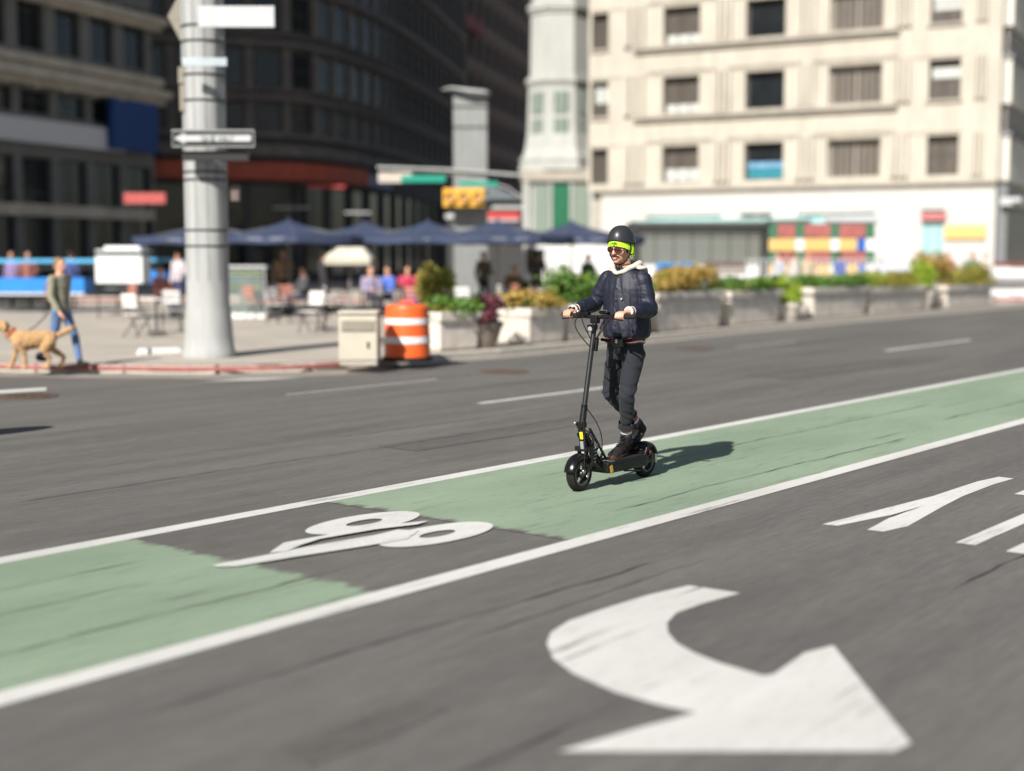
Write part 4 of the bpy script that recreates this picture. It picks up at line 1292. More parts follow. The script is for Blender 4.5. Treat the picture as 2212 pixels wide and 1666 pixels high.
def crease(q, w=5):
    """sharp valleys like pulled cloth"""
    return -(1 - abs(noise.noise(q))) ** w
def jdisp(p, n):
    t = 0.0
    k = max(0.0, min(1.0, (.19 - abs(p.y)) / .05)) * max(0.0, min(1.0, (1.60 - p.z) / .12))
    if k > 0:                                # body: drawn-out folds running down from the shoulders
        a = math.atan2(p.y, p.x + .165)
        t += k * .0060 * noise.noise(v3((a * 3.6 + p.z * 2.5, p.z * 4.5, 1.3)))
        t += k * .0026 * crease(v3((a * 3.4 + p.z * 3.6 * (1 if p.y > 0 else -1), p.z * 3.2, 4.0)), 9)
        t += k * .0018 * crease(v3((p.y * 9 + 3, p.z * 13 + p.y * 8, 7.7)), 10)
        t += .007 * noise.noise(v3((a * 4, p.z * 16, 9.0))) * max(0, 1 - abs(p.z - 1.14) * 9)
        if p.x > -.1 and abs(p.y) < .009: t += .0025
    for (sh, el, wr, s_) in ((shL, elL, wrL, 1), (shR, elR, wrR, -1)):
        if p.y * s_ < .12: continue
        ks = min(1.0, (p.y * s_ - .12) / .05)
        for (a, b) in ((sh, el), (el, wr)):
            ab = b - a; u = (p - a).dot(ab) / ab.length_squared
            if -.25 < u < 1.1:
                w = .010 * (.55 + .8 * (1 - abs(min(1, max(0, u)) - (1 if a is sh else 0))))
                q = p - a
                t += ks * w * .55 * noise.noise(v3((u * ab.length * 20 + q.x * 7 * s_, q.z * 9, q.y * 8 + 3 * s_)))
                t += ks * w * .45 * crease(v3((u * ab.length * 17 + q.x * 10 * s_, q.z * 6 - q.x * 6, q.y * 6 + 5 * s_)), 8)
                break
    return t
jme = remesh(jk, 'jacket', M_jacket, .0055, 3, jdisp)
jacket = mesh_obj('jacket', jme, rider)
# placket with snaps, pocket welts
for z in (1.55, 1.46, 1.37, 1.28, 1.19):
    b = MB(); b.lathe([(0, .003), (.006, .0025), (.0075, 0), (0, 0)], 12, Matrix.Translation(v3((-.155 + {1.55: .115, 1.46: .139, 1.37: .150, 1.28: .153, 1.19: .163}[z], .012, z))) @ Matrix.Rotation(PI / 2, 4, 'Y')); b.build('snap', M_black, jacket, smooth=True)
for s_ in (-1, 1):
    b = MB(); b.box((-.03, s_ * .115, 1.21), (.012, .012, .13), rot=Matrix.Rotation(s_ * .5, 3, 'X') @ Matrix.Rotation(0, 3, 'Z')); b.build('pocket_welt', M_jacket, jacket, bevel=.004)
b = MB(); b.box((-.155 + .150, .065, 1.385), (.008, .010, .012)); b.build('chest_label', M_signwhite, jacket)
# hem band: maroon, cream
def oval_band(name, z0, z1, ra, rb, m, parent, c=(-.155, 0)):
    mb = MB(); rows = []
    for (z, g) in ((z0, -.006), (z0, 0), ((z0 + z1) / 2, .003), (z1, 0), (z1, -.006)):
        rows.append([mb.bm.verts.new((c[0] + (ra + g) * math.cos(2 * PI * i / 40), c[1] + (rb + g) * math.sin(2 * PI * i / 40), z + .004 * math.sin(i * .9))) for i in range(40)])
    for p, q in zip(rows, rows[1:]):
        for i in range(40):
            j = (i + 1) % 40; mb.bm.faces.new((p[i], p[j], q[j], q[i]))
    return mb.build(name, m, parent, smooth=True)
oval_band('hem_band', 1.070, 1.100, .134, .158, M_rib, jacket); oval_band('hem_stripe', 1.058, 1.070, .132, .156, M_ribw, jacket); oval_band('hem_band', 1.048, 1.058, .130, .154, M_rib, jacket)
for (el, wr, s_) in ((elL, wrL, 1), (elR, wrR, -1)):
    d = (wr - el).normalized()
    for nm, a, b_, m in (('cuff_stripe', -.030, -.019, M_ribw), ('cuff', -.019, .006, M_rib), ('cuff_stripe', .006, .013, M_ribw)):
        mb = MB(); mb.tube(wr + d * a, wr + d * b_, .0385 if m is M_rib else .0395, .0365 if m is M_rib else .0375, 20); mb.build(nm, m, jacket, smooth=True)
mb = MB(); p = wrR + (wrR - elR).normalized() * .026; mb.tube(p - v3((.012, 0, 0)), p + v3((.006, 0, 0)), .029, .029, 16); mb.build('watch', M_strap, rider, smooth=True)
mb = MB(); mb.box(p + v3((0, .012, .026)), (.018, .02, .008)); mb.build('watch_face', mat('pale blue watch face', (.45, .6, .8), .2), rider, bevel=.002)
# hood
hd = MB()
pts = []
for i in range(25):
    a = -PI + 2 * PI * i / 24
    fr = (1 + math.cos(a)) / 2                           # 1 in front
    r_x, r_y = .100, .098
    z = 1.645 - .060 * fr ** 3 - .012 * fr
    pts.append((v3((-.155 + r_x * math.cos(a) + .01 * fr, r_y * math.sin(a) * (1 - .35 * fr ** 4), z)), .030 * (1 - fr) + .016 * fr))
for (a, ra), (b, rb) in zip(pts, pts[1:]): hd.caps([(a, b, ra, rb)], 2)
for i in range(25):
    a = -PI + 2 * PI * i / 24
    fr = (1 + math.cos(a)) / 2
    if fr < .6: hd.ball((-.170 + .105 * math.cos(a), .128 * math.sin(a), 1.613 - .008 * fr), (.036, .036, .016), 2)
hd.ball((-.275, 0, 1.59), (.055, .12, .06), 3)
mesh_obj('hood', remesh(hd, 'hood', M_hood, .005, 4, lambda p, n: .006 * noise.noise(p * 22)), rider)

# trousers
ts = MB()
ts.loft([(v3((-.155, 0, .93)), X * .105, Y * .150), (v3((-.155, 0, 1.0)), X * .115, Y * .150), (v3((-.155, 0, 1.075)), X * .11, Y * .145)])
cuL = knL.lerp(anL, .52); cuR = knR.lerp(anR, .50)
ts.caps([(hipL, knL, .085, .060), (hipR, knR, .085, .060), (knL, cuL, .059, .050), (knR, cuR, .059, .049)])
def tdisp(p, n):
    t = .0055 * noise.noise(v3((p.x * 12, p.y * 12, p.z * 13)))
    for (kn, s_) in ((knL, 1), (knR, -1)):
        dz = p.z - kn.z
        if abs(dz) < .14 and p.y * s_ > -.06:
            t += .0042 * math.sin(dz * 95 + p.y * 45 * s_ + p.x * 14 + 2.5 * noise.noise(p * 9)) * (1 - abs(dz) / .14)
    dz = p.z - .52
    if abs(dz) < .09: t += .0034 * math.sin(dz * 110 + p.y * 50 + 3 * noise.noise(p * 9)) * (1 - abs(dz) / .09)
    dz = p.z - .92
    if abs(dz) < .07: t += .005 * math.sin(dz * 60 + abs(p.y) * 70) * (1 - abs(dz) / .07)
    return t
tro = mesh_obj('trousers', remesh(ts, 'trousers', M_trouser, .0058, 3, tdisp), rider)
for (kn, cu, s_) in ((knL, cuL, 1), (knR, cuR, -1)):
    d = (cu - kn).normalized()
    mb = MB(); mb.tube(cu + d * .014, cu + d * .062, .060, .063, 24, caps=False); mb.tube(cu + d * .062, cu + d * .050, .063, .050, 24, caps=False)
    o = mb.build('turn_up', M_trouser, tro, smooth=True)
# pouch hanging at the front of the waist
mb = MB(); mb.box((.0, .045, 1.058), (.04, .10, .075)); mb.box((.006, .045, .998), (.028, .055, .055)); mb.build('waist_bag', M_gloss, rider, bevel=.02)
mb = MB(); mb.box((.022, .04, 1.07), (.006, .02, .03)); mb.build('buckle', M_silver, rider, bevel=.003)
mb = MB(); mb.path([v3((-.03, -.13, 1.075)), v3((.0, -.04, 1.07)), v3((.02, .02, 1.07))], .012, 8); mb.path([v3((.01, .09, 1.07)), v3((-.03, .145, 1.08))], .012, 8); mb.build('waist_strap', M_strap, rider, smooth=True)
# socks and boots
for (kn, an, s_, nm) in ((knL, anL, 1, 'L'), (knR, anR, -1, 'R')):
    d = (an - kn).normalized()
    c0 = kn.lerp(an, .68)
    for a, b_, m in ((-.01, .020, M_signred), (.020, .038, M_ribw), (.038, .085, M_navy)):
        mb = MB(); mb.tube(c0 + d * a, c0 + d * b_, .043, .043, 20); mb.build('sock_band', m, rider, smooth=True)
def boot(an, top, toe, heel, zsole, tilt):
    b = MB()
    fwd = (toe - heel); fwd.z = 0; fwd.normalize()
    fdir = (toe - heel).normalized()
    side = v3((-fwd.y, fwd.x, 0)); nrm = side.cross(fdir); nrm = nrm if nrm.z > 0 else -nrm
    L = (toe - heel).length
    def at(t, h): return heel + fdir * L * t + nrm * h
    b.caps([(at(.14, .05), an + fwd * .005, .038, .040), (an + fwd * .005, top, .041, .047)])
    b.loft([(at(.02, .04), nrm * .028, side * .026), (at(.10, .045), nrm * .042, side * .036), (at(.3, .05), nrm * .048, side * .038), (at(.5, .045), nrm * .042, side * .042),
            (at(.72, .034), nrm * .030, side * .049), (at(.88, .028), nrm * .024, side * .045), (at(.985, .022), nrm * .014, side * .024)])
    b.caps([(at(.30, .07), at(.60, .048), .040, .034)])
    o = mesh_obj('boot', remesh(b, 'boot', M_boot, .004, 3, lambda p, n: .0025 * noise.noise(p * 30)), rider)
    sl = MB()
    n = 28; lo_, hi_ = [], []
    for i in range(n):
        a = 2 * PI * i / n
        t = .5 + .545 * math.cos(a)
        w = .057 * (.80 + .22 * max(0, math.cos(a - .2)) - .14 * max(0, math.sin(a * 2)) * 0) * (1 if True else 0)
        p = at(t, 0) + side * w * math.sin(a) * (1.0 - .18 * (math.cos(a) < 0))
        lo_.append(sl.bm.verts.new(p)); hi_.append(sl.bm.verts.new(p + nrm * (.026 if t > .35 else .032)))
    for i in range(n):
        j = (i + 1) % n; sl.bm.faces.new((lo_[i], lo_[j], hi_[j], hi_[i]))
    sl.bm.faces.new(hi_); sl.bm.faces.new(lo_[::-1])
    sl.build('sole', M_sole, o, bevel=.003)
    lc = MB()
    for k in range(6):
        t = k / 5
        p = at(.60, .078).lerp(top + fwd * .048, t)
        lc.path([p + side * -.020, p + fwd * .008 + nrm * .006, p + side * .020 + v3((0, 0, .012))], .0028, 5)
    p = an + fwd * .055
    lc.path([p, p + side * .02 + fwd * .03 + v3((0, 0, .02)), p + side * .03 + fwd * .02 + v3((0, 0, -.03))], .0025, 5)
    lc.build('lace', M_strap, o, smooth=True)
boot(anL, anL.lerp(knL, .15), v3((.045, .012, .187)), v3((-.235, -.030, .187)), .187, 0)
boot(anR, anR.lerp(knR, .15), v3((-.32, -.085, .205)), v3((-.575, -.105, .315)), .21, 0)

# ------------------------------------------------------------------ street furniture on the corner
# light pole with signs
pc = G(452, 771, .12); PY = pc.y
def px_m(Y): return Y / 3000
def pz(py, Y=None): return D(452, py, Y or PY).z - .12
pole = thing('street_light_pole', 'wide pale steel light pole on the corner with street signs and a one way arrow', 'light pole', pc)
u_ = px_m(PY)
prof = [(0, 0), (57 * u_, 0), (57 * u_, .10), (54 * u_, .13), (52 * u_, .35), (48 * u_, .75), (46 * u_, .82), (46 * u_, 1.2), (0, 1.2)]
MB().lathe(prof, 32).build('base', M_pole, pole, smooth=True)
MB().lathe([(0, 1.2), (45 * u_, 1.2), (44 * u_, 5.0), (43 * u_, 9.5), (0, 9.5)], 32).build('shaft', M_pole, pole, smooth=True)
for k_ in range(12):
    a = (k_ + .5) * 2 * PI / 12
    mb = MB(); mb.box((math.cos(a) * 44.6 * u_, math.sin(a) * 44.6 * u_, 5.0), (.014, .012, 7.9), a); mb.build('flute', M_polegrey, pole)
for py in (95, 62, 145, 167, 222, 375, 392, 500, 534):
    mb = MB(); mb.lathe([(40 * u_, pz(py)), (46 * u_, pz(py)), (46 * u_, pz(py) + .03), (40 * u_, pz(py) + .03)], 32); mb.build('steel_band', M_black, pole)
def board(parent, x0, x1, y0, y1, Y, dy, m, name, th=.03, bev=.006, base=None):
    a = D(x0, y0, Y + dy); b = D(x1, y1, Y + dy)
    o = base or parent.location
    mb = MB(); mb.span(a.x - o.x, b.x - o.x, a.y - o.y, a.y - o.y + th, b.z - o.z, a.z - o.z)
    return mb.build(name, m, parent, bevel=bev)
ss = board(pole, 427, 593, 13, 59, PY, -.75, M_signwhite, 'street_name_sign')
ow = board(pole, 370, 551, 280, 319, PY, -.80, M_signblack, 'one_way_sign')
a = D(376, 299, PY - .83)
mb = MB()
def owp(px, py): 
    q = D(px, py, PY - .82); return (q.x - pc.x, q.z - pc.z)
poly = [owp(376, 299), owp(400, 287), owp(400, 292), owp(542, 292), owp(542, 306), owp(400, 306), owp(400, 311)]
f1 = [mb.bm.verts.new((x, a.y - pc.y, z)) for x, z in poly]; mb.bm.faces.new(f1[::-1])
f2 = [mb.bm.verts.new((x, a.y - pc.y + .02, z)) for x, z in poly]; mb.bm.faces.new(f2)
for i in range(7): mb.bm.faces.new((f1[i], f1[(i + 1) % 7], f2[(i + 1) % 7], f2[i]))
mb.build('arrow', M_signwhite, ow)
o_ = mesh_obj('lettering', text_mesh('ONE WAY', mat('faded print', (.30, .31, .31), .6), .105, .003, bold=.001), ow)
q = D(468, 299, PY - .845); o_.location = (q.x - pc.x, q.y - pc.y, q.z - pc.z); o_.rotation_euler = (PI / 2, 0, 0)
mb = MB()
for (x0, x1, y0, y1) in ((372, 549, 281.5, 283), (372, 549, 316, 317.5), (371.5, 373, 281.5, 317.5), (548, 549.5, 281.5, 317.5)):
    p0 = D(x0, y0, PY - .81); p1 = D(x1, y1, PY - .81); mb.span(p0.x - pc.x, p1.x - pc.x, -.815, -.80, p1.z - pc.z, p0.z - pc.z)
mb.build('sign_border', M_signwhite, ow)
board(pole, 393, 535, 326, 347, PY, -.7, M_black, 'sign_bracket', .1)
board(pole, 384, 403, 145, 180, PY, -.2, M_tan, 'side_box', .2); board(pole, 387, 403, 184, 240, PY, -.2, M_tan, 'side_box', .2)
board(pole, 393, 490, 125, 143, PY, -.74, mat('pale blue plate', (.42, .48, .52), .4), 'small_plate', .03)
board(pole, 498, 516, 400, 434, PY, -.2, mat('brown sticker', (.13, .10, .09), .6), 'side_box', .1)
mb = MB()
dm = [(lambda q: (q.x - pc.x, q.z - pc.z))(D(*p, PY)) for p in ((363, 36), (408, -50), (453, 36), (408, 122))]
f1 = [mb.bm.verts.new((x, -.03, z)) for x, z in dm]; f2 = [mb.bm.verts.new((x, .0, z)) for x, z in dm]
mb.bm.faces.new(f1[::-1]); mb.bm.faces.new(f2)
for i in range(4): mb.bm.faces.new((f1[i], f1[(i + 1) % 4], f2[(i + 1) % 4], f2[i]))
mb.build('diamond_sign_back', M_tan, pole)
# disc on a post, added out of view to cast a round road shadow
pv = G(-20, 935) + Vector((SX, SY, 0)).normalized() * 3.05
sg_ = thing('shadow_disc', 'round disc on a thin post, added outside the left edge to cast a shadow on the road', 'sign', (pv.x, pv.y, 0))
MB().tube((0, 0, 0), (0, 0, 2.3), .03).build('post', M_polegrey, sg_)
mb = MB(); mb.lathe([(0, -.02), (.42, -.02), (.42, .02), (0, .02)], 32, Matrix.Translation((0, 0, 2.3)) @ Matrix.Rotation(PI / 2, 4, 'X')); o_ = mb.build('disc', M_signwhite, sg_)
o_.rotation_euler.z = 0.47

# grey signal mast at the far corner
Y2 = 45.0
gp = D(1016, 668, Y2); gp.z = .12
ms_ = thing('traffic_signal_mast', 'flat grey signal mast with a long arm, yellow signal head and green street signs', 'traffic signal', gp)
def mbox(parent, name, m, x0, x1, y0, y1, dy=0.0, th=.2, bev=.01, Y=Y2, o=None):
    a = D(x0, y0, Y + dy); b = D(x1, y1, Y + dy); o = o or parent.location
    mb = MB(); mb.span(a.x - o.x, b.x - o.x, a.y - o.y, a.y - o.y + th, b.z - o.z, a.z - o.z)
    return mb.build(name, m, parent, bevel=bev)
mbox(ms_, 'shaft', M_polegrey, 979, 1053, 208, 668, 0, .4)
for x in (1002, 1028): mbox(ms_, 'seam', M_pole, x - 1, x + 1, 215, 480, -.02, .02, 0)
mbox(ms_, 'collar', M_black, 978, 1054, 229, 232, -.03, .46, 0); mbox(ms_, 'collar', M_black, 978, 1054, 273, 276, -.03, .46, 0)
lm = MB()
a = D(955, 190, Y2); b = D(1058, 190, Y2); zt = D(1000, 188, Y2).z - .12; zb_ = D(1000, 208, Y2).z - .12
lm.loft([(v3((a.x - gp.x, 0, zt - .08)), v3((.02, 0, 0)), v3((0, 0, .02))), (v3((a.x - gp.x + .3, 0, zt - .06)), v3((0, .3, 0)), v3((0, 0, .06))), (v3((0, 0, (zt + zb_) / 2 - .03)), v3((0, .4, 0)), v3((0, 0, .12))),
         (v3((b.x - gp.x - .1, 0, zb_ + .08)), v3((0, .32, 0)), v3((0, 0, .10))), (v3((b.x - gp.x, 0, zb_ + .1)), v3((0, .1, 0)), v3((0, 0, .03)))])
lm.build('luminaire', M_pole, ms_, smooth=True)
arm = MB()
pa, pb_, pc_ = D(815, 362, Y2 - .1), D(980, 368, Y2 - .1), D(1135, 380, Y2 - .1)
arm.path([pa - gp, pb_ - gp, pc_ - gp], .05, 10)
arm.path([D(860, 365, Y2) - gp, D(985, 378, Y2) - gp, D(1095, 405, Y2) - gp, D(1128, 428, Y2) - gp], .03, 8)
arm.build('mast_arm', M_pole, ms_, smooth=True)
mbox(ms_, 'sign_plate', mat('pale beige plate', (.52, .46, .40), .5), 817, 890, 373, 395, -.25, .1)
g1 = mbox(ms_, 'street_name_sign', M_signgreen, 866, 962, 379, 394, -.35, .04)
g2 = mbox(ms_, 'street_name_sign', M_signgreen, 990, 1076, 392, 402, -.35, .04)
sh = mbox(ms_, 'signal_head', M_yellow, 957, 1046, 407, 447, -.75, .35, .02)
for i in range(3):
    c = D(972 + i * 30, 427, Y2 - .76) - gp
    mb = MB(); mb.lathe([(.0, 0), (.16, 0), (.17, .12), (.155, .12), (.145, .02), (0, .02)], 20, Matrix.Translation(c) @ Matrix.Rotation(PI / 2, 4, 'X')); o_ = mb.build('visor', M_yellow, sh, smooth=True)
    mb = MB(); mb.lathe([(0, .03), (.14, .025), (.14, .02), (0, .02)], 20, Matrix.Translation(c) @ Matrix.Rotation(PI / 2, 4, 'X')); mb.build('lens', mat('tinted signal lens', (.45, .28, .12), .3), sh)
# small newsstand with hipped roof by the tower
ns = thing('newsstand', 'small grey newsstand with a pitched roof and red and white fascia below the signal', 'kiosk', (D(1050, 555, 56).x, 56, .12))
def nb(name, m, x0, x1, y0, y1, dy=0.0, th=.2, bev=.005): return mbox(ns, name, m, x0, x1, y0, y1, dy, th, bev, 56)
nb('body', M_kioskd, 965, 1130, 470, 640, 0, 2.2)
nb('fascia', M_signwhite, 962, 1050, 462, 472, -.1, .1); nb('red_fascia', M_signred, 1052, 1122, 458, 474, -.1, .1); nb('white_trim', M_signwhite, 1052, 1122, 474, 478, -.1, .1)
rf = MB(); z0 = D(0, 432, 56).z - .12; z1_ = D(0, 400, 56).z - .12; xa = D(1040, 0, 56).x - ns.location.x; xb = D(1132, 0, 56).x - ns.location.x
v = [rf.bm.verts.new(p) for p in ((xa, -.3, z0), (xb, -.3, z0), (xb, 2.4, z0), (xa, 2.4, z0), (xa + .2, .9, z1_), (xa + .5, .9, z1_))]
for f in ((0, 1, 5, 4), (1, 2, 5), (2, 3, 4, 5), (3, 0, 4), (0, 3, 2, 1)): rf.bm.faces.new([v[i] for i in f])
rf.build('roof', mat('slate roof', (.13, .15, .16), .6), ns)
nb('upper_body', M_kioskd, 1045, 1128, 432, 470, .1, 1.8)
nb('pale_band', M_pole, 1062, 1134, 444, 452, -.12, .1)

# beige cabinet, orange drum
cb_p = G(773, 790, .12)
bc = thing('utility_cabinet', 'beige enamel utility cabinet standing beside the orange drum at the kerb', 'cabinet', cb_p, 0)
k_ = px_m(cb_p.y)
mb = MB(); mb.box((0, .3, .40), (84 * k_, .5, .66)); mb.build('body', M_beige, bc, bevel=.02)
mb = MB(); mb.box((0, .3, .77), (88 * k_, .56, .05)); mb.build('lid', M_beige, bc, bevel=.02)
mb = MB(); mb.box((0, .3, .035), (80 * k_, .46, .07)); mb.build('plinth', M_plaza, bc)
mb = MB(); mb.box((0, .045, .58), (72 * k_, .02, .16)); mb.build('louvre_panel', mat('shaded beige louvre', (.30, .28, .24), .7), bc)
for i in range(6):
    mb = MB(); mb.box((0, .03, .52 + i * .025), (70 * k_, .02, .008)); mb.build('louvre', M_beige, bc)
mb = MB(); mb.box((22 * k_, .042, .3), (.03, .02, .09)); mb.build('handle', M_black, bc)
dr_p = G(880, 778, .12)
du = thing('traffic_drum', 'orange traffic drum with two white reflective bands beside the planters', 'traffic drum', dr_p)
k_ = px_m(dr_p.y)
MB().lathe([(0, 0), (54 * k_, 0), (54 * k_, .05), (48 * k_, .06), (0, .06)], 28).build('rubber_base', M_rubber, du, smooth=True)
zz_ = [0.06, .18, .32, .50, .62, .82]
bands = [(.06, .27, 50, 49, M_orange), (.27, .37, 50.5, 49.5, M_reflect), (.37, .56, 49, 47.5, M_orange), (.56, .65, 48.5, 47.5, M_reflect), (.65, .80, 47, 46, M_orange)]
for (a, b, r0, r1, m) in bands:
    MB().lathe([(0, a), (r0 * k_, a), (r1 * k_, b), (0, b)], 28).build('reflective_band' if m is M_reflect else 'drum_section', m, du, smooth=True)
MB().lathe([(0, .80), (46 * k_, .80), (43 * k_, .845), (20 * k_, .86), (0, .86)], 28).build('lid', M_orange, du, smooth=True)
mb = MB(); mb.path([v3((-.09, 0, .85)), v3((-.09, 0, .90)), v3((.09, 0, .90)), v3((.09, 0, .85))], .015, 8); mb.build('handle', M_orange, du)

# ------------------------------------------------------------------ planters and their plants
def foliage(name, m, c, rad, n, leaf, seed, parent=None, droop=0.0, lumps=6):
    r = random.Random(seed)
    vs, fs = [], []
    cl = [(v3((r.uniform(-.6, .6) * rad[0], r.uniform(-.6, .6) * rad[1], r.uniform(-.15, .75) * rad[2])), r.uniform(.35, .6)) for _ in range(lumps)]
    for i in range(n):
        cc, cr_ = r.choice(cl)
        d = v3((r.gauss(0, 1), r.gauss(0, 1), r.gauss(0, 1))).normalized()
        k = cr_ * r.random() ** .4
        p = v3(c) + cc + v3((d.x * rad[0], d.y * rad[1], d.z * rad[2])) * k
        if p.z < c[2] - droop: p.z = c[2] - droop * r.random() + .02
        n1 = (d + v3((r.gauss(0, .6), r.gauss(0, .6), r.gauss(.3, .6)))).normalized()
        a = n1.orthogonal().normalized(); a = Quaternion(n1, r.uniform(0, 6.3)) @ a
        b = n1.cross(a)
        L = leaf * r.uniform(.6, 1.35); w = L * r.uniform(.28, .42)
        i0 = len(vs)
        vs += [p, p + a * L * .5 + b * w, p + a * L - n1 * L * .2, p + a * L * .5 - b * w]
        fs.append((i0, i0 + 1, i0 + 2, i0 + 3))
    me = bpy.data.meshes.new(name); me.from_pydata([tuple(q) for q in vs], [], fs); me.materials.append(m)
    o = mesh_obj(name, me, parent); o['kind'] = 'stuff'
    return o
def stems(name, parent, rad, h, seed, n=5):
    r = random.Random(seed)
    for i in range(n):
        a = r.uniform(0, 6.28); q = r.uniform(.2, .7); mb = MB()
        mb.path([v3((0, 0, 0)) + v3((math.cos(a) * rad * .25, math.sin(a) * rad * .25, 0)), v3((math.cos(a) * rad * q, math.sin(a) * rad * q, h * r.uniform(.6, 1)))], .012, 5)
        mb.build(name, M_stemwood, parent)
def planter_box(loc, rz, L, W, H, label, first=False):
    t = thing('planter', label, 'planter', loc, rz, 'concrete planters along the kerb')
    mb = MB(); mb.box((0, 0, H * .42), (L * .88, W * .82, H * .76), taper=1.08); mb.build('body', M_conc, t, bevel=.03)
    mb = MB(); mb.box((0, 0, .03), (L * .80, W * .7, .06)); mb.build('foot', M_conc, t)
    for (x, y, sx, sy) in ((0, W / 2 - .05, L, .10), (0, -W / 2 + .05, L, .10), (L / 2 - .05, 0, .10, W - .2), (-L / 2 + .05, 0, .10, W - .2)):
        mb = MB(); mb.box((x, y, H - .075), (sx, sy, .15)); mb.build('rim', M_conc, t, bevel=.012)
    mb = MB(); mb.box((0, 0, H - .09), (L - .22, W - .22, .06)); mb.build('soil', M_soil, t)
    return t
def planter_pot(loc, r, H, label, m=None):
    t = thing('planter', label, 'planter', loc, 0, 'concrete planters along the kerb')
    MB().lathe([(0, 0), (r * .62, 0), (r * .80, H * .3), (r * .92, H * .7), (r * .95, H - .1), (0, H - .1)], 28).build('body', m or M_conc, t, smooth=True)
    MB().lathe([(r * .84, H - .10), (r * 1.0, H - .10), (r * 1.02, H), (r * .86, H), (r * .84, H - .10)], 28).build('rim', m or M_conc, t, smooth=True)
    MB().lathe([(0, H - .03), (r * .85, H - .03), (r * .85, H - .08), (0, H - .08)], 24).build('soil', M_soil, t)
    return t
def kerb_at(px):
    """point on the kerb line seen at px and the heading there"""
    best = None
    for i in range(len(kline) - 1):
        for t in (0, .25, .5, .75):
            q = kline[i].lerp(kline[i + 1], t)
            f = q.y * CP + EYE * SP
            x = 1106 + FOC * q.x / f
            if best is None or abs(x - px) < best[0]:
                best = (abs(x - px), q, (kline[i + 1] - kline[i]).normalized())
    return best[1], best[2]
PL = [  # px from, px to (boxes) or px, radius (pots), height, leaves, plant height
    (940, 1037, 'box', .66, M_leafg, .28, 'pale box planter next to the orange drum', 'low green plants in the planter next to the drum'),
    (1085, .44, 'pot', .46, M_leafp, .42, 'low brown round pot holding the burgundy shrub', 'burgundy leaved shrub in the low pot'),
    (1136, 1218, 'box', .66, M_leafa, .36, 'box planter right of the burgundy shrub', 'amber and green shrub beside the burgundy one'),
    (1224, 1312, 'box', .70, M_leafg, .60, 'box planter behind the handlebar', 'tall fresh green shrub behind the handlebar'),
    (1318, 1404, 'box', .76, M_leafg, .42, 'box planter hidden behind the rider', 'green plants behind the rider'),
    (1411, 1560, 'box', .84, M_leafa, .50, 'long planter directly right of the rider', 'amber coloured shrub right of the rider'),
    (1566, 1690, 'box', .80, M_leafg, .34, 'second long planter right of the rider', 'low dark green plants left of the yellow green shrub'),
    (1716, .50, 'pot', .46, M_leafy, .62, 'round pot with a yellow green shrub spilling over', 'bright yellow green shrub hanging over the round pot'),
    (1742, 1858, 'box', .80, M_leafg, .34, 'long planter below the toy block stall', 'low green plants under the toy block stall'),
    (1866, 2004, 'box', .74, M_leafo, .46, 'long planter below the white stand', 'olive shrub with amber tips below the yellow sign'),
    (2022, .55, 'pot', .56, M_leafy, .80, 'round pot with a yellow green bush near the right edge', 'yellow green bush near the right edge'),
    (2044, 2130, 'box', .70, M_leafo, .45, 'rightmost planter at the end of the row', 'rusty olive shrub in the rightmost planter'),
]
for i, (pa, pb, kd, H_, pm, ph, lab, plab) in enumerate(PL):
    if kd == 'box':
        ka, da = kerb_at(pa); kb, db_ = kerb_at(pb)
        # the box stands back from the kerb, so slide its ends to keep them on the same lines of sight
        n_ = v3((-(kb - ka).y, (kb - ka).x, 0)).normalized()
        def back_off(k):
            f = 1 + .42 / k.length
            return v3((k.x * f, k.y * f, 0))
        A_, B_ = back_off(ka), back_off(kb)
        kd_ = (B_ - A_).normalized(); n_ = v3((-kd_.y, kd_.x, 0))
        L_ = (B_ - A_).length - .04; loc = (A_ + B_) / 2 + n_ * .30
    else:
        kp, kd_ = kerb_at(pa); n_ = v3((-kd_.y, kd_.x, 0)); L_ = pb; loc = kp + n_ * (.50 if pa != 1716 else .42)
    loc.z = .12
    rz = math.atan2(kd_.y, kd_.x) + rnd.uniform(-.012, .012)
    if kd == 'box': planter_box(loc, rz, L_, .85, H_, lab)
    else: planter_pot(loc, L_, H_, lab, M_conc2 if pa == 1085 else M_conc)
    rx = L_ * .56 if kd == 'box' else L_ * 1.0
    t = thing('shrub', plab, 'shrub', (loc.x, loc.y, loc.z + H_ - .06), rz, 'shrubs in the kerb planters')
    nl = int(1500 + 900 * rx)
    foliage('foliage', pm, (0, -.05, ph * .30), (rx, .52, ph * .8), nl, .085, 100 + i, t, .06 if pa != 1716 else .42, 14 if kd == 'box' else 7)
    foliage('undergrowth', M_leafg if pm is not M_leafg else M_leafo, (0, 0, .03), (rx, .45, .20), 900, .07, 200 + i, t, .05, 12)
    if kd == 'box': foliage('flower_spray', (M_leafy, M_leafa, M_leafo)[i % 3], (rx * rnd.uniform(-.5, .5), -.1, ph * .5), (rx * .5, .35, ph * .5), 420, .06, 300 + i, t, .1)
    stems('stem', t, min(.6, rx * .6), ph * .6, i)
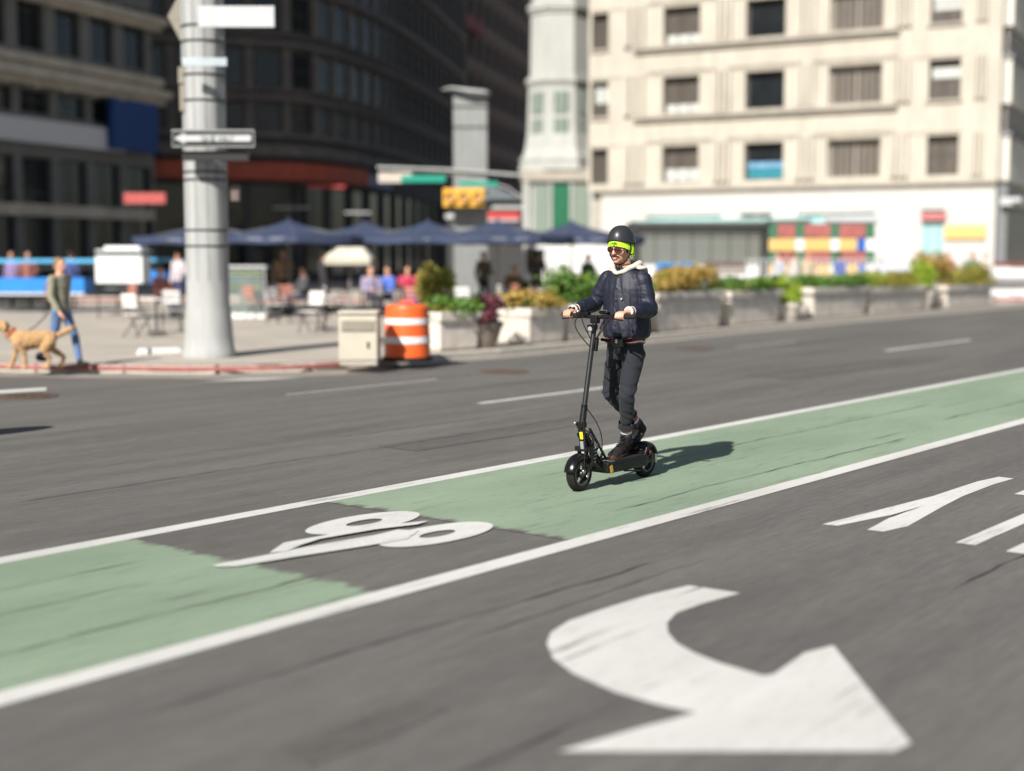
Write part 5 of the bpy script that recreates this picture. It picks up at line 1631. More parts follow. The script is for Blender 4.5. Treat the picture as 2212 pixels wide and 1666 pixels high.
# second bed of greenery behind the planters
for i, (px, Y, rx, h, m, lab) in enumerate(((950, 29, .55, 1.15, M_leafo, 'tall olive grass clump behind the orange drum'), (1010, 30, .9, .6, M_leafg, 'low green bush behind the first planter'), (1130, 31, 1.0, .6, M_leafg, 'green bush below the fallen orange strip'),
                                            (1240, 32, .9, .75, M_leafg, 'fresh green bush left of the rider'), (1560, 37, 1.5, .7, M_leafo, 'olive bush below the grey kiosk'), (1660, 39, 1.4, .5, M_leafg, 'dark green bush left of the toy block stall'),
                                            (1830, 43, 2.2, .55, M_leafg, 'low green hedge piece below the toy block stall'), (2000, 44, 1.5, 1.4, M_leafa, 'amber shrub beside the white stall'), (2080, 46, 1.6, 1.3, M_leafo, 'olive shrub below the yellow sign'))):
    p = D(px, 555, Y); p.z = .12
    t = thing('bush', lab, 'bush', p, rnd.uniform(0, 3), 'bushes behind the kerb planters')
    foliage('foliage', m, (0, 0, h * .55), (rx, .7, h * .62), 1500, .10, 500 + i, t, h * .5, 9)
    if i in (0, 4, 7): foliage('flower_spray', M_leafa if i else M_leafy, (0, 0, h * .8), (rx * .7, .5, h * .4), 350, .08, 700 + i, t, .3)
    stems('stem', t, rx * .6, h * .7, 40 + i)

# ------------------------------------------------------------------ plaza: umbrellas, tables, chairs, stalls
def canopy_mesh(R_, h, drop, m):
    mb = MB()
    a0, a1 = -PI / 8, PI / 8
    def p(r, a, z): return (r * math.cos(a), r * math.sin(a), z)
    n = 5
    rows = []
    for k in range(n + 1):
        t = k / n
        z = h * (1 - t) - .10 * math.sin(PI * t)
        rr = R_ * t
        rows.append([mb.bm.verts.new(p(rr, a0, z)), mb.bm.verts.new(p(rr * .975, 0, z - .035 * t)), mb.bm.verts.new(p(rr, a1, z))] if k else None)
    ap = mb.bm.verts.new((0, 0, h))
    mb.bm.faces.new((ap, rows[1][0], rows[1][1])); mb.bm.faces.new((ap, rows[1][1], rows[1][2]))
    for q, s_ in zip(rows[1:], rows[2:]):
        mb.bm.faces.new((q[0], s_[0], s_[1], q[1])); mb.bm.faces.new((q[1], s_[1], s_[2], q[2]))
    e = rows[-1]
    d = [mb.bm.verts.new(v.co + Vector((0, 0, -drop))) for v in e]
    mb.bm.faces.new((e[0], d[0], d[1], e[1])); mb.bm.faces.new((e[1], d[1], d[2], e[2]))
    return mb.mesh('canopy_panel', m, True)
cpm = canopy_mesh(2.15, .44, .20, M_navy)
umb = thing('patio_umbrella', '', 'umbrella', (0, 0, .12))
for k_ in range(8): mesh_obj('canopy_panel', cpm, umb, (0, 0, 2.16), (0, 0, k_ * PI / 4))
MB().lathe([(0, 2.59), (.05, 2.59), (.04, 2.64), (0, 2.66)], 12).build('finial', M_navy, umb, smooth=True)
MB().lathe([(0, 0), (.028, 0), (.028, 2.59), (0, 2.59)], 12).build('post', M_polegrey, umb, smooth=True)
MB().lathe([(0, 0), (.34, 0), (.34, .05), (.08, .09), (0, .09)], 20).build('base', M_black, umb, smooth=True)
for k_ in range(8):
    a = k_ * PI / 4 + PI / 8
    MB().tube((0, 0, 2.52), (1.8 * math.cos(a), 1.8 * math.sin(a), 2.14), .010, seg=5).build('rib', M_polegrey, umb)
lm_ = MB(); lm_.sheet([(-.5, 0, -.035), (.5, 0, -.035), (.5, 0, .03), (-.5, 0, .03)])
strip_me = lm_.mesh('printed_band', mat('pale grey print', (.16, .18, .24), .7))
for k_ in (1, 3, 5, 7):
    a = -PI / 2 + (k_ - 1) * PI / 4
    mesh_obj('printed_band', strip_me, umb, (2.08 * math.cos(a), 2.08 * math.sin(a), 2.06), (-.0, 0, a + PI / 2))
UL = [(450, 41, 'leftmost navy umbrella, partly behind the light pole'), (625, 39, 'navy umbrella just right of the light pole'), (790, 41, 'navy umbrella above the cream parasol table'), (925, 40, 'navy umbrella left of the grey signal mast'),
      (1075, 39, 'navy umbrella below the yellow signal head'), (1235, 41, 'rightmost navy umbrella, next to the rider’s helmet')]
for i, (px, Y, lab) in enumerate(UL):
    o = umb if i == 0 else copy_tree(umb)
    p = D(px, 555, Y); o.location = (p.x, p.y, .12); o.rotation_euler.z = rnd.uniform(-.25, .25)
    tag(o, lab.replace('’s', ''), 'umbrella', 'navy patio umbrellas on the plaza')

def make_chair(slat):
    t = thing('folding_chair', '', 'chair', (0, 0, .12))
    sm = MB().box((0, 0, 0), (.42, .055, .018)).mesh('seat_slat', slat, bevel=.004)
    for k in range(6): mesh_obj('seat_slat', sm, t, (0, -.17 + k * .068, .45))
    bm_ = MB().box((0, 0, 0), (.40, .016, .07)).mesh('back_slat', slat, bevel=.004)
    for k in range(3): mesh_obj('back_slat', bm_, t, (0, .21 + k * .012, .62 + k * .10), (-.12, 0, 0))
    for s_ in (-1, 1):
        MB().tube((s_ * .20, .24, .88), (s_ * .20, -.20, .0), .012, seg=6).build('leg', M_black, t)
        MB().tube((s_ * .18, -.18, .44), (s_ * .18, .24, .0), .012, seg=6).build('leg', M_black, t)
    MB().tube((-.2, .0, .22), (.2, .0, .22), .008, seg=6).build('stretcher', M_black, t)
    return t
def make_table(top, r=.34):
    t = thing('bistro_table', '', 'table', (0, 0, .12))
    MB().lathe([(0, .70), (r, .70), (r, .725), (0, .725)], 24).build('tabletop', top, t)
    MB().lathe([(0, .03), (.025, .03), (.025, .70), (0, .70)], 10).build('leg', M_black, t)
    MB().lathe([(0, 0), (.22, 0), (.2, .03), (0, .04)], 16).build('base', M_black, t)
    return t
chW, chS = make_chair(M_slat), make_chair(M_salmon)
CH = [(chW, 368, 29.5, .3, 'white slatted chair standing just left of the light pole'), (chW, 295, 27.5, 2.6, 'white slatted chair seen from the front left of the light pole'), (chW, 672, 29, -.4, 'white slatted chair between the light pole and the cabinet'),
      (chW, 960 + 40, 33, .2, 'white slatted chair behind the olive clump'), (chS, 110, 38, .2, 'salmon slatted chair at the far left by the blue stall'), (chS, 620, 36, .5, 'salmon slatted chair right of the glass display'),
      (chS, 550, 35, 2.4, 'salmon slatted chair behind the glass display'), (chS, 890, 33, .1, 'salmon slatted chair above the orange drum'), (chS, 860, 38, 2.8, 'salmon slatted chair left of the olive clump, further back'), (chS, 1200, 35, .4, 'salmon slatted chair close to the rider’s elbow'),
      (chW, 720, 35, 1.8, 'white slatted chair beside the parasol table'), (chS, 735, 40, -1, 'salmon slatted chair under the second umbrella'), (chW, 600, 33, 1.0, 'white slatted chair in front of the salmon ones'), (chS, 270, 37, -.7, 'salmon slatted chair behind the white booth'),
      (chS, 1130, 37, 2.0, 'salmon slatted chair under the mast arm end'), (chW, 1060, 36, -1.3, 'white slatted chair left of the far salmon one')]
used = set()
for (src, px, Y, rz, lab) in CH:
    o = src if src not in used else copy_tree(src)
    used.add(src)
    p = D(px, 555, Y); o.location = (p.x, p.y, .12); o.rotation_euler.z = rz
    tag(o, lab.replace('’s', ''), 'chair', 'white slatted chairs' if src is chW else 'salmon slatted chairs')
tbA, tbB = make_table(M_slat), make_table(M_polegrey)
for i, (src, px, Y, lab) in enumerate(((tbA, 335, 28.8, 'small white round table between the two white chairs'), (tbA, 700, 30.5, 'small white round table by the single white chair'), (tbB, 590, 36.5, 'grey round table between the salmon chairs'), (tbB, 860, 34.5, 'grey round table behind the orange drum'),
                                       (tbA, 1165, 36, 'white round table left of the rider'), (tbB, 250, 38.5, 'grey round table behind the white booth'), (tbB, 780, 39, 'grey round table under the umbrellas'), (tbA, 940, 38, 'white round table left of the signal mast'))):
    o = src if src not in used else copy_tree(src)
    used.add(src)
    p = D(px, 555, Y); o.location = (p.x, p.y, .12)
    tag(o, lab, 'table', 'bistro tables on the plaza')

def obj_at(name, label, cat, px, Y, group=None, rz=0.0):
    p = D(px, 555, Y)
    return thing(name, label, cat, (p.x, p.y, .12), rz, group)
def wbox(parent, name, m, x0, x1, y0, y1, Y, dy=0.0, th=.2, bev=.008):
    a = D(x0, y0, Y + dy); b = D(x1, y1, Y + dy); o = parent.location
    mb = MB(); mb.span(a.x - o.x, b.x - o.x, a.y - o.y, a.y - o.y + th, b.z - o.z, a.z - o.z)
    return mb.build(name, m, parent, bevel=bev)
# white booth
bo = obj_at('vendor_booth', 'small white vendor booth with a roof and teal stripe left of the light pole', 'booth', 258, 35)
wbox(bo, 'counter_box', M_whitecloth, 205, 308, 553, 612, 35, 0, .8)
wbox(bo, 'teal_stripe', mat('teal stripe', (.05, .22, .25), .5), 214, 303, 546, 552, 35, .05, .7)
for x in (214, 299): wbox(bo, 'post', M_black, x, x + 4, 538, 560, 35, .08, .05, 0)
for x in (214, 299): wbox(bo, 'leg', M_black, x - 4, x, 612, 689, 35, .1, .05, 0)
rf = MB()
a = D(208, 545, 35) - bo.location; b = D(308, 530, 35) - bo.location
rf.prism([(a.x, a.y - .1), (b.x, a.y - .1), (b.x, a.y + .95), (a.x, a.y + .95)], a.z, a.z + .06); rf.box(((a.x + b.x) / 2 + .05, a.y + .42, a.z + .11), (b.x - a.x - .2, .8, .10), taper=.9)
rf.build('roof', M_signwhite, bo, bevel=.02)
# long blue covered stall row
st_ = obj_at('market_stall', 'long stall with bright blue cloth at the far left', 'stall', 70, 40)
wbox(st_, 'table_cloth', M_blue, -60, 182, 601, 632, 40, 0, .9); wbox(st_, 'blue_canopy', mat('light blue cloth', (.08, .38, .66), .6), -60, 210, 560, 568, 40, -.1, 1.4)
wbox(st_, 'white_trim', M_whitecloth, -60, 182, 633, 637, 40, -.03, .02, 0)
for x in (-30, 40, 110, 176): wbox(st_, 'post', M_kioskd, x, x + 3, 568, 681, 40, .02, .05, 0)
for x0 in (-50, -10, 30, 70, 110): wbox(st_, 'crate', M_kioskd, x0, x0 + 34, 640, 668, 40, .2, .4)
st2 = obj_at('market_stall', 'blue covered stall running behind the light pole', 'stall', 430, 42)
wbox(st2, 'table_cloth', M_blue, 305, 545, 585, 612, 42, 0, .8); wbox(st2, 'blue_canopy', MATS['light blue cloth'], 300, 470, 558, 565, 42, -.1, 1.2)
for x in (312, 380, 460, 535): wbox(st2, 'post', M_kioskd, x, x + 3, 566, 674, 42, .02, .05, 0)
# glass display case
vc = obj_at('display_case', 'glass display case with lime and white cards right of the light pole', 'display case', 503, 36)
for (x, n) in ((432, 0), (572, 1)):
    for dy in (0, .5): wbox(vc, 'frame_post', M_signwhite, x - 2, x + 2, 577, 684, 36, dy, .04, 0)
wbox(vc, 'top', M_signwhite, 430, 574, 574, 579, 36, -.02, .58); wbox(vc, 'base', M_whitecloth, 430, 576, 678, 690, 36, -.05, .65, .02)
for (y0, y1, m) in ((583, 588, M_lime), (591, 597, M_lime), (602, 605, M_signwhite), (609, 612, M_signwhite), (617, 620, M_lime)): wbox(vc, 'card_strip', m, 445, 566, y0, y1, 36, .25, .02, 0)
wbox(vc, 'centre_post', M_pole, 518, 528, 600, 678, 36, .25, .1, 0)
gm_, gnt, gb_ = new_mat('clear case glass'); gb_.inputs['Base Color'].default_value = (.8, .9, .87, 1); gb_.inputs['Roughness'].default_value = .05; gb_.inputs['Transmission Weight'].default_value = .9; gb_.inputs['IOR'].default_value = 1.1
wbox(vc, 'glass_pane', gm_, 436, 568, 580, 677, 36, .005, .012, 0)
# parasol table (cream)
pt = obj_at('cream_parasol', 'small cream square parasol between the umbrellas and the drum', 'parasol', 755, 38)
mb = MB(); z0 = D(0, 560, 38).z - .12; z1_ = D(0, 540, 38).z - .12
mb.box((0, 0, (z0 + z1_) / 2 + .04), (1.25, 1.1, z1_ - z0 + .06), taper=.62); mb.build('canopy', M_hood, pt, bevel=.01)
mb = MB(); mb.box((0, 0, z0 - .07), (1.23, 1.08, .15)); mb.build('valance', mat('cream canvas', (.45, .42, .35), .8), pt)
MB().tube((0, 0, 0), (0, 0, z0), .03).build('post', M_polegrey, pt); MB().lathe([(0, 0), (.3, 0), (.3, .06), (0, .08)], 16).build('base', M_black, pt)
# low white object on the corner
wl = obj_at('parking_block', 'short white block lying on the plaza left of the pole base', 'block', 340, 22.6)
wl.rotation_euler.z = .5
MB().box((0, 0, .05), (.75, .13, .10), taper=.85).build('block', M_whitecloth, wl, bevel=.02)
mb = MB(); mb.span(-.2, -.16, -.07, .07, .0, .104); mb.build('strap', M_kioskd, wl)
# grey kiosk behind the rider
kk = obj_at('grey_kiosk', 'large grey green kiosk with a charcoal rim right behind the rider', 'kiosk', 1515, 52)
wbox(kk, 'body', M_kiosk, 1372, 1655, 498, 640, 52, 0, 3.0, .03); wbox(kk, 'roof_rim', M_kioskd, 1366, 1660, 481, 497, 52, -.15, 3.3, .03)
wbox(kk, 'corner_post', M_kioskd, 1366, 1380, 498, 640, 52, -.1, .2); wbox(kk, 'corner_post', M_kioskd, 1648, 1660, 498, 640, 52, -.1, .2); wbox(kk, 'aqua_edge', mat('aqua trim', (.30, .45, .43), .4), 1372, 1655, 476.5, 480.5, 52, -.1, 3.1, 0)
for x in range(6): wbox(kk, 'panel_joint', M_kioskd, 1415 + x * 40, 1416 + x * 40, 499, 600, 52, -.012, .01, 0)
wbox(kk, 'shelf_line', M_black, 1382, 1646, 509, 511, 52, -.03, .03, 0); wbox(kk, 'lower_counter', M_whitecloth, 1390, 1640, 573, 640, 52, -.3, .3, .02)
# toy block stall
tb = obj_at('toy_block_stall', 'stall clad in red, yellow and green toy blocks', 'stall', 1775, 50)
wbox(tb, 'stall_core', M_kioskd, 1664, 1886, 484, 640, 50, .02, 2.6, 0)
for ri, (y0, y1) in enumerate(((484, 514), (515, 543), (544, 569), (570, 604))):
    n = 12
    for i in range(n):
        x0 = 1662 + i * (1890 - 1662) / n; x1 = x0 + (1890 - 1662) / n - 1.0
        if ri in (0, 2): m = M_brickgrn if (i == 0 or i == n - 1 or (i % 4 == 3)) else M_brickred
        else: m = M_brickblue if i == n - 2 else (M_whitecloth if i % 4 == 3 else M_brickyel)
        o_ = wbox(tb, 'toy_block', m, x0, x1, y0 + .5, y1 - .5, 50, -.08 - .02 * (ri % 2) - rnd.uniform(0, .02), .1, .012)
for i in range(7):
    wbox(tb, 'side_block', (M_brickgrn, M_brickyel, M_brickred, M_brickyel)[i % 4], 1887.5, 1889.5, 484 + i * 17, 500 + i * 17, 50, .05, 2.5, 0)
ar = obj_at('round_top_sign', 'white rounded sign on the roof of the toy block stall', 'sign', 1840, 50.5)
ar.location.z = D(0, 483, 50.5).z
mb = MB(); mb.box((0, 0, .13), (1.9, .5, .22)); mb.build('panel', M_signwhite, ar, bevel=.09)
# white stall and tents to the right
ws = obj_at('white_sign_stand', 'white square display stand between the toy block stall and the amber shrub', 'display stand', 1935, 47)
wbox(ws, 'panel', mat('cool white board', (.55, .56, .64), .5), 1900, 1975, 567, 616, 47, 0, .3, .02); wbox(ws, 'upper_panel', M_whitecloth, 1903, 1985, 553, 560, 47, -.05, .6, .01)
for x in (1904, 1968): wbox(ws, 'leg', M_black, x, x + 3, 560, 655, 47, .1, .06, 0)
for i, (x0, x1, y0, y1, Y, lab) in enumerate(((2138, 2182, 566, 640, 56, 'white fabric pavilion near the right edge'), (2184, 2240, 568, 640, 58, 'white fabric pavilion cut by the right edge'))):
    t = obj_at('pavilion', lab, 'tent', (x0 + x1) / 2, Y, 'white pavilions')
    wbox(t, 'side_wall', M_whitecloth, x0, x1, y0 + 8, y1, Y, 0, 1.6, .01); wbox(t, 'eave', mat('maroon strip', (.20, .06, .05), .6), x0 - 2, x1 + 2, y0, y0 + 7, Y, -.1, 1.8, .01); wbox(t, 'counter', mat('grey counter', (.25, .24, .26), .6), x0 - 2, x1, 600, 612, Y, -.3, .3, .01)
rl = obj_at('barrier', 'low red and white striped barrier at the right edge of the kerb', 'barrier', 2185, 49.5)
for k_ in range(4):
    wbox(rl, 'rail', M_signwhite if k_ % 2 == 0 else M_signred, 2148, 2240, 641 + k_ * 5, 644.5 + k_ * 5, 49.5, 0, .06, 0)
for x in (2150, 2200): wbox(rl, 'foot', M_kioskd, x, x + 4, 640, 664, 49.5, .02, .2, 0)
bx = obj_at('newspaper_box', 'bright blue newspaper box just right of the rider', 'newspaper box', 1462, 44)
wbox(bx, 'cabinet', M_vblue, 1420, 1500, 569, 606, 44, 0, .6, .03); wbox(bx, 'window', M_glass, 1428, 1468, 575, 592, 44, -.015, .02, .004); wbox(bx, 'leg', M_black, 1428, 1434, 606, 668, 44, .1, .1, 0); wbox(bx, 'leg', M_black, 1486, 1492, 606, 668, 44, .1, .1, 0); wbox(bx, 'front_label', M_signwhite, 1472, 1494, 577, 600, 44, -.012, .012, 0)
bn = obj_at('slatted_bench', 'brown slatted bench on its white plinth, right of the blue box', 'bench', 1565, 46)
for k_ in range(4): wbox(bn, 'slat', mat('brown bench slat', (.10, .05, .035), .6), 1522, 1612, 566 + k_ * 7, 571 + k_ * 7, 46, 0, .05, .004)
wbox(bn, 'plinth', M_whitecloth, 1528, 1610, 596, 612, 46, 0, .4, .01); wbox(bn, 'leg', M_kioskd, 1530, 1535, 612, 660, 46, .1, .1, 0); wbox(bn, 'leg', M_kioskd, 1600, 1605, 612, 660, 46, .1, .1, 0)
# iron railing behind the plants, right
fr_ = obj_at('railing', 'thin white iron railing between the bench and the toy block stall', 'railing', 1690, 49)
wbox(fr_, 'top_rail', M_signwhite, 1612, 1900, 560, 562, 49, 0, .04, 0)
for x in range(1612, 1900, 12): wbox(fr_, 'baluster', M_signwhite, x, x + 1.2, 562, 650, 49, .01, .02, 0)
# white delivery van and dark car behind the tables
def van(label, px0, px1, ytop, Y, m):
    t = obj_at('parked_van', label, 'van', (px0 + px1) / 2, Y)
    W_ = (px1 - px0) / 3000 * Y; z1_ = D(0, ytop, Y).z - .12
    b = MB(); hw = W_ / 2
    prof = [(-hw, .35), (-hw + .05, .95), (-hw + .55, 1.15), (-hw + 1.0, z1_ * .93), (-hw + 1.3, z1_), (hw - .1, z1_), (hw, z1_ - .2), (hw, .35)]
    f1 = [b.bm.verts.new((x, -.9, z)) for x, z in prof]; f2 = [b.bm.verts.new((x, .9, z)) for x, z in prof]
    b.bm.faces.new(f1); b.bm.faces.new(f2[::-1])
    for i in range(len(prof)): b.bm.faces.new((f1[i], f1[(i + 1) % 8], f2[(i + 1) % 8], f2[i]))
    b.build('body', m, t, bevel=.05)
    b = MB(); b.span(-hw + 1.0, -hw + 1.75, -.915, -.9, 1.15, z1_ * .88); b.build('side_window', M_glass, t)
    b = MB(); b.span(-hw + 1.9, -hw + 1.93, -.91, -.9, .45, z1_ * .92); b.build('door_seam', M_black, t)
    b = MB(); b.span(-hw + .05, hw - .05, -.92, -.9, .38, .55); b.build('sill_trim', M_kioskd, t)
    b = MB(); b.span(-hw - .02, -hw + .1, -.75, -.5, .7, .88); b.build('headlight', M_signwhite, t)
    for x in (-hw + .8, hw - .8):
        w = MB(); w.lathe([(0, -.1), (.22, -.11), (.33, -.1), (.35, 0), (.33, .1), (0, .1)], 24, Matrix.Translation((x, -.83, .35)) @ RX)
        w.build('wheel', M_rubber, t, smooth=True)
        w = MB(); w.lathe([(0, -.125), (.19, -.12), (.2, -.11), (0, -.11)], 20, Matrix.Translation((x, -.83, .35)) @ RX); w.build('hubcap', M_silver, t)
    return t
van('white van parked beyond the umbrellas, left of the rider', 1085, 1345, 524, 58, M_vanw)
# thin signs over the plaza and on the far shopfront
rs = obj_at('red_banner_sign', 'red board with white stripes hanging left of the light pole', 'sign', 312, 52)
wbox(rs, 'board', M_signred, 267, 357, 417, 440, 52, 0, .06, .005)
for y in (419, 423, 434, 438): wbox(rs, 'stripe', mat('pale pink stripe', (.45, .25, .23), .5), 267, 357, y, y + 1, 52, -.006, .005, 0)
wbox(rs, 'post', M_kioskd, 310, 314, 440, 650, 52, .02, .08, 0)
for i, (x0, x1, y0, y1, m) in enumerate(((665, 745, 401, 406, M_signred), (745, 800, 458, 461, M_signwhite), (590, 668, 448, 450, M_signwhite))):
    t = obj_at('slim_shop_sign', ('thin red shop sign under the red awning', 'thin white shop sign right of the red one', 'thin pale shop sign above the umbrellas')[i], 'sign', (x0 + x1) / 2, 66)
    wbox(t, 'face', m, x0, x1, y0, y1, 66, 0, .08, 0); wbox(t, 'post', M_black, (x0 + x1) / 2 - 1, (x0 + x1) / 2 + 1, y1, 630, 66, .02, .05, 0)
# red and white edging stone line far across the plaza
ed = tag(mesh_obj('far_kerb', MB().span(-21, -2.8, 50.0, 50.35, .121, .27).mesh('far_kerb', M_granite, bevel=.01)), kind='structure')
mesh_obj('red_paint', MB().span(-21, -2.8, 49.985, 50.0, .13, .20).mesh('red_paint', M_redpaint), ed)

# ------------------------------------------------------------------ people in the background
HAIRC = [(.02, .012, .01), (.10, .055, .03), (.22, .15, .08), (.35, .33, .3)]
def person_meshes(pose, key):
    """continuous body plus clothes; facing -y"""
    if pose == 'walk':
        hip, kn, an = 0.92, [(.10, -.18, .50), (-.10, .06, .50)], [(.10, -.26, .09), (-.10, .38, .16)]
        hands = [(.26, .16, .86), (-.27, -.20, .88)]; els = [(.25, .10, 1.14), (-.26, -.02, 1.12)]
        tz = 0
    elif pose == 'stand':
        hip, kn, an = .92, [(.10, -.03, .50), (-.11, -.01, .50)], [(.11, .0, .08), (-.13, .03, .08)]
        hands = [(.20, -.22, 1.06), (-.27, -.05, .84)]; els = [(.27, .02, 1.12), (-.28, .03, 1.12)]; tz = 0
    else:
        hip, kn, an = .50, [(.11, -.44, .50), (-.11, -.44, .50)], [(.12, -.42, .08), (-.12, -.50, .08)]
        hands = [(.10, -.38, .70), (-.12, -.36, .72)]; els = [(.26, -.10, .72), (-.26, -.10, .72)]; tz = -.42
    sh = [(.19, .0, 1.42 + tz), (-.19, .0, 1.42 + tz)]
    b = MB()
    b.ball((0, -.01, 1.63 + tz), (.075, .092, .11), 2); b.ball((0, -.05, 1.57 + tz), (.05, .055, .06), 2); b.ball((0, -.108, 1.61 + tz), (.013, .02, .02), 1)
    b.caps([((0, 0, 1.55 + tz), (0, 0, 1.44 + tz), .055, .07), ((0, 0, 1.42 + tz), (0, 0, hip + .05), .11, .11), ((.05, 0, 1.40 + tz), sh[0], .07, .05), ((-.05, 0, 1.40 + tz), sh[1], .07, .05)], 1)
    for i, s_ in enumerate((1, -1)):
        h = (s_ * .09, 0, hip)
        b.caps([(sh[i], els[i], .045, .036), (els[i], hands[i], .036, .025), (h, kn[i], .07, .05), (kn[i], an[i], .048, .035)], 1)
        hv = (v3(hands[i]) - v3(els[i])).normalized()
        b.caps([(v3(hands[i]), v3(hands[i]) + hv * .07, .032, .028)], 1)
        for f in range(4):
            q = v3(hands[i]) + hv * .07 + v3((-.0, -.024 + f * .016, 0))
            b.caps([(q, q + hv * .055 + v3((-s_ * .015, 0, 0)), .009, .007)], 1)
        b.caps([(v3(hands[i]) + hv * .02, v3(hands[i]) + hv * .06 + v3((0, -.045, 0)), .011, .009)], 1)
    body_ = remesh(b, 'body', M_skin, .011, 2)
    t = MB()
    t.loft([((0, 0, hip - .02), (.165, 0, 0), (0, .125, 0)), ((0, 0, hip + .18), (.165, 0, 0), (0, .13, 0)), ((0, 0, 1.30 + tz), (.185, 0, 0), (0, .13, 0)), ((0, 0, 1.42 + tz), (.17, 0, 0), (0, .11, 0)), ((0, 0, 1.48 + tz), (.09, 0, 0), (0, .08, 0))])
    for i in (0, 1): t.caps([(sh[i], els[i], .07, .058), (els[i], v3(els[i]).lerp(v3(hands[i]), .85), .057, .042)], 1)
    top = remesh(t, 'jacket', M_jacket, .014, 3, lambda p, n: .012 * noise.noise(p * 9))
    l = MB()
    l.loft([((0, 0, hip + .06), (.155, 0, 0), (0, .115, 0)), ((0, 0, hip - .06), (.16, 0, 0), (0, .12, 0))])
    for i, s_ in enumerate((1, -1)): l.caps([((s_ * .085, 0, hip - .02), kn[i], .092, .068), (kn[i], v3(kn[i]).lerp(v3(an[i]), .93), .066, .052)], 1)
    leg = remesh(l, 'trousers', M_trouser, .014, 3, lambda p, n: .010 * noise.noise(p * 11))
    shoe = MB()
    for i in (0, 1):
        shoe.ball(v3(an[i]) + v3((0, -.07, -.035)), (.045, .135, .042), 2); shoe.ball(v3(an[i]) + v3((0, .0, .0)), (.045, .055, .06), 2)
    sho = remesh(shoe, 'shoes', M_boot, .012, 1)
    h = MB(); h.ball((0, .018, 1.665 + tz), (.084, .094, .095), 2); h.ball((0, .05, 1.60 + tz), (.07, .06, .08), 2)
    hai = remesh(h, 'hair', M_hairdk, .012, 1, lambda p, n: .006 * noise.noise(p * 30))
    return dict(body=body_, jacket=top, trousers=leg, shoes=sho, hair=hai)
PM = {k: person_meshes(k, k) for k in ('stand', 'walk', 'sit')}
pn = 0
def person(px, Y, pose, rz, scale, top, leg, hair, label, group='people on the plaza', extra=None):
    global pn
    pn += 1
    p = D(px, 555, Y)
    t = thing('person', label, 'person', (p.x, p.y, .12), rz, group, scale)
    ms_ = PM[pose]
    def cm(col, base): return cloth('cloth %d %s' % (pn, base), col, .85, .15, .4, 14)
    mesh_obj('body', ms_['body'], t)
    mesh_obj('jacket', clones(ms_['jacket'], cm(top, 'top')), t)
    mesh_obj('trousers', clones(ms_['trousers'], cm(leg, 'legs')), t)
    mesh_obj('shoes', ms_['shoes'], t)
    mesh_obj('hair', clones(ms_['hair'], mat('hair %d' % hair, HAIRC[hair], .7)), t)
    return t
dog_owner = person(128, 21.6, 'walk', 1.2, .90, (.26, .25, .18), (.10, .17, .33), 2, 'person in a khaki jacket and blue jeans walking at the left corner', 'people on the plaza')
dog_owner.location = G(135, 793, .12)
